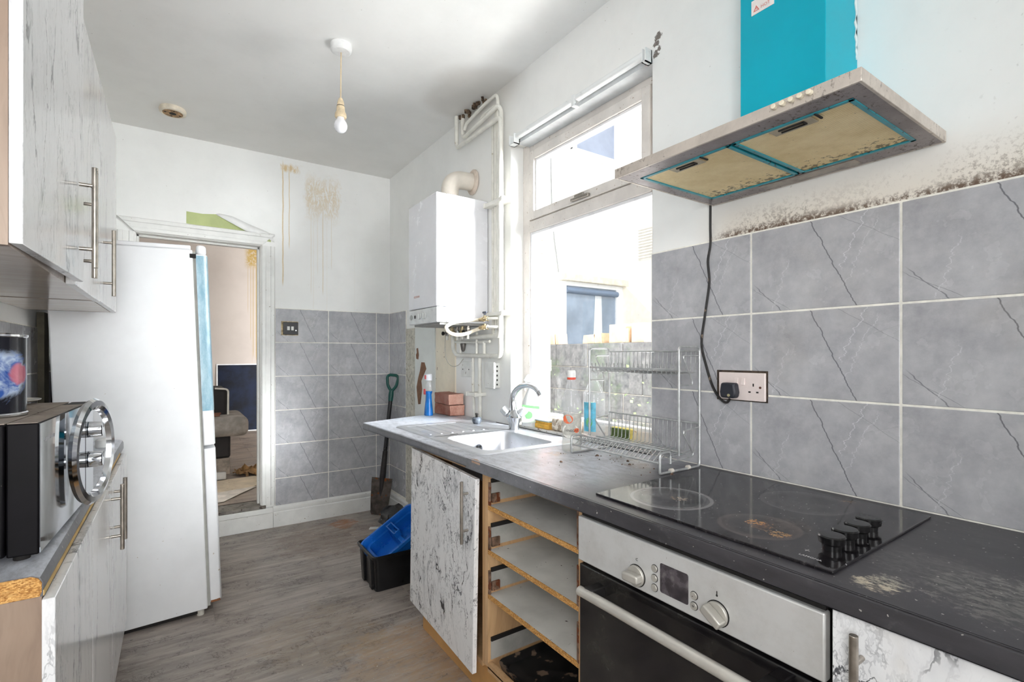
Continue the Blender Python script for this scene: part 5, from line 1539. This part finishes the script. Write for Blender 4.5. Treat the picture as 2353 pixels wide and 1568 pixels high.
part('stem', B().lathe([(.006, .03), (.007, .048), (.010, .052), (.008, .058), (0, .058)], (1.345, 2.31, .8985), 14), M_dark, pg)

# vinegar bottle
M_white_lab = plain('white label', lin(238, 236, 228), .5)
M_grey_lab = plain('grey patterned label', lin(190, 188, 180), .5, var=.12, vsc=40)
M_orange = plain('orange print', lin(232, 112, 70), .5)
M_green = plain('green print', lin(120, 190, 120), .5)
vx, vy = 1.285, 1.472
t = thing('vinegar_bottle', 'clear vinegar bottle with red-ringed white cap in front of the sill', 'bottle', (vx, vy, .8945))
part('body', B().lathe([(0, 0), (.034, 0), (.038, .006), (.038, .03), (.035, .045), (.038, .06), (.038, .150), (.041, .168), (.036, .205), (.018, .262), (.015, .278), (.0148, .288)], (vx, vy, .8945), 32), M_clear, t)
part('vinegar', B().lathe([(0, .003), (.032, .003), (.036, .008), (.036, .03), (.033, .045), (.0355, .06), (.0355, .075), (0, .0755)], (vx, vy, .8945), 28), mk_glass('vinegar', (.95, .94, .90), .3, .05, .10), t)
a0, a1 = R(205), R(305)
def curved(r, a0, a1, z0, z1, n=14, th=.0008, cx_=vx, cy_=vy):
    b = B()
    p = lambda rr_, a_, z_: (cx_ + rr_ * math.cos(a_), cy_ + rr_ * math.sin(a_), z_)
    for i in range(n):
        u0, u1 = a0 + (a1 - a0) * i / n, a0 + (a1 - a0) * (i + 1) / n
        b.face([p(r + th, u0, z0), p(r + th, u1, z0), p(r + th, u1, z1), p(r + th, u0, z1)])
    return b
part('label', curved(.038, R(175), R(325), .8945 + .066, .8945 + .148), M_grey_lab, t, label='grey label with a white panel')
def disc_on(r, ac, zc, rad, m, name, th, par, squash=1., n=20, cx_=vx, cy_=vy):
    b = B()
    vs_ = [b.bm.verts.new((cx_ + (r + th) * math.cos(ac + rad * math.cos(q) / r), cy_ + (r + th) * math.sin(ac + rad * math.cos(q) / r), zc + rad * squash * math.sin(q))) for q in [2 * PI * i / n for i in range(n)]]
    b.bm.faces.new(vs_)
    return part(name, b, m, par)
# the label faces the camera, at about 229 degrees round the bottle
fa = R(228)
disc_on(.038, fa - .10, .8945 + .082, .034, M_white_lab, 'label_panel', .0013, t, .8)
disc_on(.038, fa - .35, .8945 + .128, .020, M_orange, 'label_badge', .0018, t, .85)
disc_on(.038, fa + .55, .8945 + .085, .011, M_orange, 'label_fruit', .0018, t, .8)
def ring_text(body, size, r, a_start, z, m, par, cx_, cy_, th=.0022):
    cu = bpy.data.curves.new('lettering', 'FONT'); cu.body = body; cu.size = size
    to = bpy.data.objects.new('lettering_curve', cu); C.objects.link(to)
    me = bpy.data.meshes.new_from_object(to.evaluated_get(bpy.context.evaluated_depsgraph_get()))
    bpy.data.objects.remove(to)
    iw = Wm(par).inverted()
    for v_ in me.vertices:
        a_ = a_start + v_.co.x / r
        v_.co = iw @ Vector((cx_ + (r + th) * math.cos(a_), cy_ + (r + th) * math.sin(a_), z + v_.co.y))
    me.materials.clear(); me.materials.append(m)
    o = bpy.data.objects.new('lettering', me); C.objects.link(o); o.parent = par
    return o
ring_text('VINEGAR', .0125, .038, fa - .62, .8945 + .080, M_print, t, vx, vy)
cp = part('cap', B().lathe([(.0165, .288), (.017, .290), (.0165, .312), (.014, .315), (0, .315)], (vx, vy, .8945), 24), plain('white cap', lin(240, 240, 238), .4), t)
part('cap_ring', B().lathe([(.0165, .279), (.0172, .281), (.0172, .286), (.0165, .288)], (vx, vy, .8945), 24), plain('red ring', lin(222, 80, 56), .4), t)

# clear bottle with a blue label
cx_, cy_ = 1.452, 1.520
t = thing('water_bottle', 'large clear ribbed bottle with a blue label behind the dish rack', 'bottle', (cx_, cy_, .8945))
pf = [(0, 0), (.042, 0), (.046, .006)] + [(.046 - (.002 if i % 2 else 0), .012 + i * .016) for i in range(12)] + [(.044, .215), (.020, .262), (.0135, .275), (.0135, .300), (0, .300)]
part('body', B().lathe(pf, (cx_, cy_, .8945), 28), M_clear, t)
part('label', curved(.046, R(165), R(235), .8945 + .060, .8945 + .180, cx_=cx_, cy_=cy_), plain('blue label', lin(104, 196, 226), .4, var=.15, vsc=30), t, label='blue label')
disc_on(.046, R(200), .8945 + .098, .014, M_green, 'label_badge', .0012, t, 1.4, cx_=cx_, cy_=cy_)

# spray bottle
sx_, sy_ = 1.512, 2.035
t = thing('spray_bottle', 'white spray bottle with a green label on the window sill behind the tap', 'bottle', (sx_, sy_, .907))
M_wp = plain('white plastic bottle', lin(242, 243, 243), .3)
part('body', B().lathe([(0, 0), (.046, 0), (.050, .006), (.050, .09), (.044, .13), (.022, .185), (.018, .20), (.018, .225)], (sx_, sy_, .907), 28, sx=.62, sy=1.1), M_wp, t)
part('trigger_head', B().prism([(-.05, .222), (.035, .222), (.045, .235), (.025, .262), (-.035, .262), (-.055, .245)], -.016, .016, 'X').xf(Matrix.Translation((sx_, sy_, .907))), M_wp, t, bevel=.006, seg=3)
part('trigger', B().tube([(sx_, sy_ + .032, .907 + .222), (sx_, sy_ + .042, .907 + .20), (sx_, sy_ + .036, .907 + .178)], .005, 8), M_wp, t)
lb = part('label', B().prism([(-.048, .02), (.048, .02), (.046, .105), (-.046, .105)], -.0335, -.0325, 'X').xf(Matrix.Translation((sx_, sy_, .907))), plain('pale green label', lin(222, 236, 222), .5), t)
part('label_badge', B().cyl((sx_ - .0338, sy_ + .01, .965), (sx_ - .0346, sy_ + .01, .965), .019, seg=22), M_green, lb)
part('label_band', B().prism([(-.044, .09), (.044, .098), (.044, .110), (-.044, .104)], -.0345, -.0336, 'X').xf(Matrix.Translation((sx_, sy_, .907))), M_green, lb)

t.rotation_euler = (0, 0, R(42))      # label turned towards the room

# sill odds and ends
single('sponge', B().box(1.490, 1.875, .9075, 1.55, 1.985, .932).box(1.492, 1.873, .932, 1.548, 1.983, .942), plain('orange yellow sponge', lin(242, 190, 84), .9, var=.12, vsc=30), 'orange-yellow sponge on the sill right of the tap', 'sponge', (1.52, 1.93, .907), bevel=.004)
single('dish_cloth', B().box(1.488, 1.868, .9425, 1.552, 1.985, .950), plain('pale grey green cloth', lin(206, 218, 214), .9), 'pale folded cloth lying on the orange sponge', 'cloth', (1.52, 1.93, .9425), bevel=.003)
def mk_grain():
    g = G('packet of grains')
    v = g.obj()
    c = g.vor(v, 70, out='Color')
    h = g.n('ShaderNodeSeparateColor'); g.put(h.inputs[0], c)
    return g.fin(g.ramp(h.outputs[0], [(0, lin(150, 132, 112)), (.3, lin(226, 214, 196)), (.7, lin(236, 228, 216)), (1, lin(190, 170, 146))]), .4)
single('grain_packet', B().box(1.496, 1.70, .9075, 1.555, 1.865, .968), mk_grain(), 'speckled beige packet lying on the sill beside the sponge', 'packet', (1.525, 1.78, .907), bevel=.014, seg=3)
t = thing('scouring_sponge', 'yellow sponge with a dark green scourer on the sill behind the dish rack', 'sponge', (1.51, 1.42, .907))
part('foam', B().box(1.522, 1.385, .9075, 1.545, 1.49, .968), plain('yellow foam', lin(232, 214, 120), .95, var=.1, vsc=40), t, bevel=.004)
part('scourer', B().box(1.508, 1.385, .9075, 1.522, 1.485, .966), plain('dark green scourer', lin(92, 110, 60), .95, var=.2, vsc=60), t, bevel=.003)

# dish rack
M_wire = plain('grey coated wire', lin(186, 188, 188), .35, .55, var=.10, vsc=40)
dk = thing('dish_rack', 'two-tier grey wire dish rack on the worktop by the window edge', 'dish rack', (1.40, 1.22, .8945))
ya, yb_ = 1.016, 1.432
rk = .0042
for yy in (ya, yb_):
    part('side_frame', B().tube(fillet([(1.255, yy, .8945 + rk), (1.452, yy, .8945 + rk), (1.452, yy, 1.297), (1.344, yy, 1.297), (1.344, yy, .945)], .016), rk, 10), M_wire, dk)
    part('foot_loop', B().tube(fillet([(1.258, yy, .8945 + rk), (1.250, yy, .8945 + rk), (1.250, yy, .962), (1.300, yy, .962), (1.300, yy, .925)], .014), rk, 10), M_wire, dk)
    e = .012 if yy < 1.2 else -.012
    part('shelf_hook', B().tube(fillet([(1.452, yy, 1.268), (1.375, yy + e * .4, 1.268), (1.372, yy + e * .4, 1.26), (1.420, yy + e * .4, 1.182), (1.418, yy + e * .4, 1.170), (1.344, yy, 1.172)], .008, 4), .0026, 8), M_wire, dk)
    part('shelf_hook', B().tube(fillet([(1.452, yy, 1.030), (1.375, yy + e * .4, 1.022), (1.372, yy + e * .4, 1.012), (1.424, yy + e * .4, .945), (1.420, yy + e * .4, .934), (1.30, yy, .930)], .008, 4), .0026, 8), M_wire, dk)
part('cross_wire', B().tube([(1.452, ya, 1.283), (1.452, yb_, 1.283)], .003, 8), M_wire, dk)
part('cross_wire', B().tube([(1.344, ya, 1.222), (1.344, yb_, 1.222)], .0035, 8), M_wire, dk)
part('cross_wire', B().tube([(1.452, ya, 1.040), (1.452, yb_, 1.040)], .0035, 8), M_wire, dk)
part('cross_wire', B().tube([(1.300, ya, .960), (1.300, yb_, .960)], .0042, 8), M_wire, dk)
part('cross_wire', B().tube([(1.252, ya, .930), (1.252, yb_, .930)], .0035, 8), M_wire, dk)
part('cross_wire', B().tube([(1.400, ya, 1.214), (1.400, yb_, 1.214)], .003, 8), M_wire, dk)
part('cross_wire', B().tube([(1.380, ya, .948), (1.380, yb_, .948)], .003, 8), M_wire, dk)
n_ = 21
src1 = src2 = None
for i in range(n_):
    yy = ya + (yb_ - ya) * (i + .7) / (n_ + .4)
    if src1 is None:
        src1 = part('wire', B().tube(fillet([(.052, 0, .390), (.048, 0, .316), (-.052, 0, .312), (-.058, 0, .345)], .006, 3), .0019, 6), M_wire, dk, local=True, loc=(0, yy - 1.22, 0))
        src2 = part('wire', B().tube(fillet([(.052, 0, .147), (.046, 0, .052), (-.095, 0, .046), (-.100, 0, .064)], .006, 3), .0019, 6), M_wire, dk, local=True, loc=(0, yy - 1.22, 0))
        src3 = part('wire', B().tube(fillet([(-.100, 0, .066), (-.144, 0, .036)], .006, 3), .0019, 6), M_wire, dk, local=True, loc=(0, yy - 1.22, 0))
    else:
        inst(src1, dk, (0, yy - 1.22, 0)); inst(src2, dk, (0, yy - 1.22, 0)); inst(src3, dk, (0, yy - 1.22, 0))
part('drip_plate', B().box(1.378, ya + .01, 1.2105, 1.440, ya + .26, 1.2118), plain('grey plate', lin(140, 140, 140), .6), dk)
part('rubber_clip', B().cyl((1.300, ya, .902), (1.312, ya, .902), .0075, seg=10).cyl((1.385, ya, .902), (1.397, ya, .902), .0075, seg=10), plain('dirty white clip', lin(220, 214, 204), .6), dk)

# crumbs, chips and scraps
random.seed(21)
cr = B()
for i in range(46):
    x_, y_ = random.uniform(1.0, 1.44), random.uniform(1.02, 1.5)
    if random.random() < .6:
        x_, y_ = random.gauss(1.32, .05), random.gauss(1.22, .12)
    s_ = random.uniform(.0008, .0034) if random.random() < .9 else .006
    if x_ > 1.47 or y_ < 1.0: continue
    cr.hexa([(x_ + s_ * math.cos(a_) * random.uniform(.6, 1.3), y_ + s_ * math.sin(a_) * random.uniform(.6, 1.3), .8941) for a_ in (0, 1.3, 2.6, 3.9, 5.2)], [(x_ + s_ * .6 * math.cos(a_), y_ + s_ * .6 * math.sin(a_), .8945 + s_ * random.uniform(.4, .9)) for a_ in (0, 1.3, 2.6, 3.9, 5.2)])
o = part('worktop_crumbs', cr, plain('dark crumbs', lin(122, 98, 82), .9, var=.4, vsc=90), None, loc=(1.3, 1.2, .894), smooth=False)
o['kind'] = 'stuff'; o['category'] = 'crumbs'; o['label'] = 'dark food crumbs scattered on the worktop under the dish rack'
cr = B()
for i in range(120):
    x_, y_ = random.uniform(.05, 1.2), random.uniform(1.5, 3.95)
    if x_ > .9 and y_ < 2.2: continue
    s_ = random.uniform(.001, .004)
    cr.hexa([(x_ + s_ * math.cos(a_) * random.uniform(.6, 1.3), y_ + s_ * math.sin(a_) * random.uniform(.6, 1.3), -.0004) for a_ in (0, 1.3, 2.6, 3.9, 5.2)], [(x_ + s_ * .6 * math.cos(a_), y_ + s_ * .6 * math.sin(a_), s_ * random.uniform(.3, .7)) for a_ in (0, 1.3, 2.6, 3.9, 5.2)])
o = part('floor_debris', cr, plain('pale plaster flakes', lin(214, 208, 196), .9, var=.2, vsc=90), None, loc=(.5, 2.5, 0), smooth=False)
o['kind'] = 'stuff'; o['category'] = 'debris'; o['label'] = 'pale plaster flakes scattered over the vinyl floor'
single('paper_scrap', B().prism([(1.165, 3.555), (1.225, 3.53), (1.245, 3.57), (1.19, 3.60)], .0004, .002), M_paper, 'white paper scrap on the floor beside the blue caddy', 'paper', (1.2, 3.56, 0))
single('lint', B().tube(smoothpath([(1.16, 1.24, .7355), (1.17, 1.255, .7365), (1.185, 1.25, .7355), (1.18, 1.235, .737), (1.165, 1.24, .738)]), .004, 6), plain('grey fluff', lin(206, 204, 196), 1.), 'small pale fluff on the top shelf of the open drawer cabinet', 'fluff', (1.17, 1.245, .7315))

# ------------------------------------------------------------------ floor things at the back
M_bbox = plain('black plastic box', lin(20, 20, 22), .32, var=.15)
bb = thing('storage_box', 'open black plastic storage box on the floor beside the sink cabinet', 'box', (1.08, 2.72, 0))
def tapbox(x0, y0, x1, y1, h, tp, r, th):
    rings = [rr(x0 + tp, y0 + tp, x1 - tp, y1 - tp, r, z=.0), rr(x0, y0, x1, y1, r, z=h), rr(x0 + th, y0 + th, x1 - th, y1 - th, r, z=h), rr(x0 + tp + th, y0 + tp + th, x1 - tp - th, y1 - tp - th, r, z=th)]
    b = loft(B(), rings)
    vs_ = [v_ for v_ in b.bm.verts if v_.co.z < 1e-5]
    b.bm.faces.new(vs_) if False else None
    return b
part('body', tapbox(.878, 2.580, 1.285, 2.860, .190, .012, .02, .003), M_bbox, bb)
part('base', B().box(.895, 2.597, 0, 1.268, 2.843, .004), M_bbox, bb)
rb_ = loft(B(), [rr(.868, 2.570, 1.295, 2.870, .026, z=.176), rr(.866, 2.568, 1.297, 2.872, .026, z=.192), rr(.872, 2.574, 1.291, 2.866, .024, z=.196), rr(.880, 2.582, 1.283, 2.858, .02, z=.193)], False)
part('rim', rb_, M_bbox, bb)
for yy in (2.645, 2.775):
    part('rib', B().hexa([(.876, yy - .022, .004), (.896, yy - .022, .004), (.896, yy + .022, .004), (.876, yy + .022, .004)], [(.866, yy - .026, .178), (.882, yy - .026, .178), (.882, yy + .026, .178), (.866, yy + .026, .178)]), M_bbox, bb, bevel=.004)
M_caddy = plain('bright blue plastic', lin(22, 104, 196), .25, var=.05, vsc=5)
cd = thing('cleaning_caddy', 'bright blue plastic cleaning caddy tipped into the black box', 'caddy', (1.03, 2.72, .235), rot=Matrix(((.845, .18, -.50), (0, .94, .34), (.53, -.29, .80))).to_euler())
# local: x long, y short, z up out of the tray
ex = Vector((math.cos(R(31)), 0, math.sin(R(31))))
ey = Vector((0, math.cos(R(17)), math.sin(R(17))))
ez = ex.cross(ey).normalized()
ey = ez.cross(ex).normalized()
cd.rotation_euler = Matrix((ex, ey, ez)).transposed().to_euler()
cd.location = (1.035, 2.705, .262)
a_, b_2 = .185, .115
trb = loft(B(), [rr(-a_ + .03, -b_2 + .025, a_ - .03, b_2 - .025, .03, z=-.105), rr(-a_ + .012, -b_2 + .012, a_ - .012, b_2 - .012, .035, z=-.02), rr(-a_ + .012, -b_2 + .012, a_ - .012, b_2 - .012, .035, z=-.012), rr(-a_, -b_2, a_, b_2, .042, z=-.010),
                   rr(-a_ - .003, -b_2 - .003, a_ + .003, b_2 + .003, .044, z=-.018), rr(-a_ - .001, -b_2 - .001, a_ + .001, b_2 + .001, .042, z=.0), rr(-a_ + .010, -b_2 + .010, a_ - .010, b_2 - .010, .036, z=.001), rr(-a_ + .016, -b_2 + .016, a_ - .016, b_2 - .016, .034, z=-.012),
                   rr(-a_ + .020, -b_2 + .018, a_ - .020, b_2 - .018, .034, z=-.035), rr(-a_ + .036, -b_2 + .030, a_ - .036, b_2 - .030, .028, z=-.036), rr(-a_ + .046, -b_2 + .038, a_ - .046, b_2 - .038, .024, z=-.100)])
part('tray', trb, M_caddy, cd, local=True)
part('divider', B().hexa([(-.018, -b_2 + .036, -.100), (.018, -b_2 + .036, -.100), (.018, b_2 - .036, -.100), (-.018, b_2 - .036, -.100)], [(-.014, -b_2 + .022, -.008), (.014, -b_2 + .022, -.008), (.014, b_2 - .022, -.008), (-.014, b_2 - .022, -.008)]), M_caddy, cd, local=True, bevel=.006)
part('grip', B().box(-.020, -.048, -.010, .020, -.040, .034).box(-.020, .040, -.010, .020, .048, .034).box(-.020, -.048, .028, -.012, .048, .036).box(.012, -.048, .028, .020, .048, .036), M_caddy, cd, local=True, bevel=.003)
single('plastic_wrapper', B().hexa([(1.150, 2.66, .288), (1.19, 2.655, .308), (1.20, 2.69, .312), (1.165, 2.70, .297)], [(1.150, 2.66, .2895), (1.19, 2.655, .3095), (1.20, 2.69, .3135), (1.165, 2.70, .2985)]), mk_glass('clear film', (.9, .92, .94), 2., .35), 'crumpled clear wrapper lying in the blue caddy', 'wrapper', (1.17, 2.68, .29))
# spade
sp = thing('spade', 'spade with a green D-handle leaning in the tiled corner', 'spade', (1.335, 3.83, 0))
p0, p1 = Vector((1.335, 3.830, .004)), Vector((1.455, 3.835, 1.112))
ax = (p1 - p0).normalized()
def on(t_): return p0 + ax * t_
sd = Vector((.80, -.60, 0)); sd = (sd - ax * sd.dot(ax)).normalized()
nm = ax.cross(sd)
bl_ = B()
prof_ = [(0, .058), (.02, .066), (.10, .074), (.24, .082), (.29, .083)]
fr_ = [];
for side in (1, -1):
    ring = []
    for t_, w_ in prof_:
        ring.append(on(t_) - sd * w_ + nm * .001 * side + nm * -.010)
    for t_, w_ in prof_[::-1]:
        ring.append(on(t_) + sd * w_ + nm * .001 * side + nm * -.010)
    fr_.append(ring)
bl_.hexa(fr_[0], fr_[1])
part('blade', bl_, plain('rusty steel blade', lin(98, 90, 84), .45, .6, var=.25, vsc=14, spots=(20, .58, lin(128, 74, 40))), sp, bevel=.001)
part('socket', B().tube([on(.12), on(.20), on(.30), on(.50)], .02, 12, radii=[.008, .018, .024, .019]), plain('dark steel socket', lin(62, 58, 58), .5, .5, var=.2), sp)
part('shaft', B().tube([on(.48), on(.70), on(.92)], .0165, 14), plain('black shaft', lin(24, 24, 28), .3, var=.1), sp)
M_dg = plain('dark green plastic', lin(10, 78, 70), .4, var=.06)
part('grip_neck', B().tube([on(.90), on(.95), on(.985)], .02, 14, radii=[.018, .021, .017]), M_dg, sp)
part('d_handle', B().tube(fillet([on(.975), on(1.02) + sd * .034, on(1.09) + sd * .046, on(1.108) + sd * .030, on(1.108) - sd * .030, on(1.09) - sd * .046, on(1.02) - sd * .034, on(.975)], .02, 4), .0115, 10), M_dg, sp)
# black bag in the corner
bgm = B()
bmesh.ops.create_icosphere(bgm.bm, subdivisions=3, radius=1)
for v_ in bgm.bm.verts:
    n = mnoise.noise(v_.co * 2.3) * .35 + mnoise.noise(v_.co * 6) * .12
    v_.co = Vector((v_.co.x * .10, v_.co.y * .13, max(v_.co.z * .085, -.07))) * (1 + n)
    v_.co.z = max(v_.co.z, -.072)
bgm.xf(Matrix.Translation((1.345, 3.50, .0725)))
single('black_bag', bgm, plain('black bin liner', lin(22, 22, 24), .3, var=.1), 'crumpled black plastic bag in the corner behind the blue caddy', 'bag', (1.345, 3.5, 0))
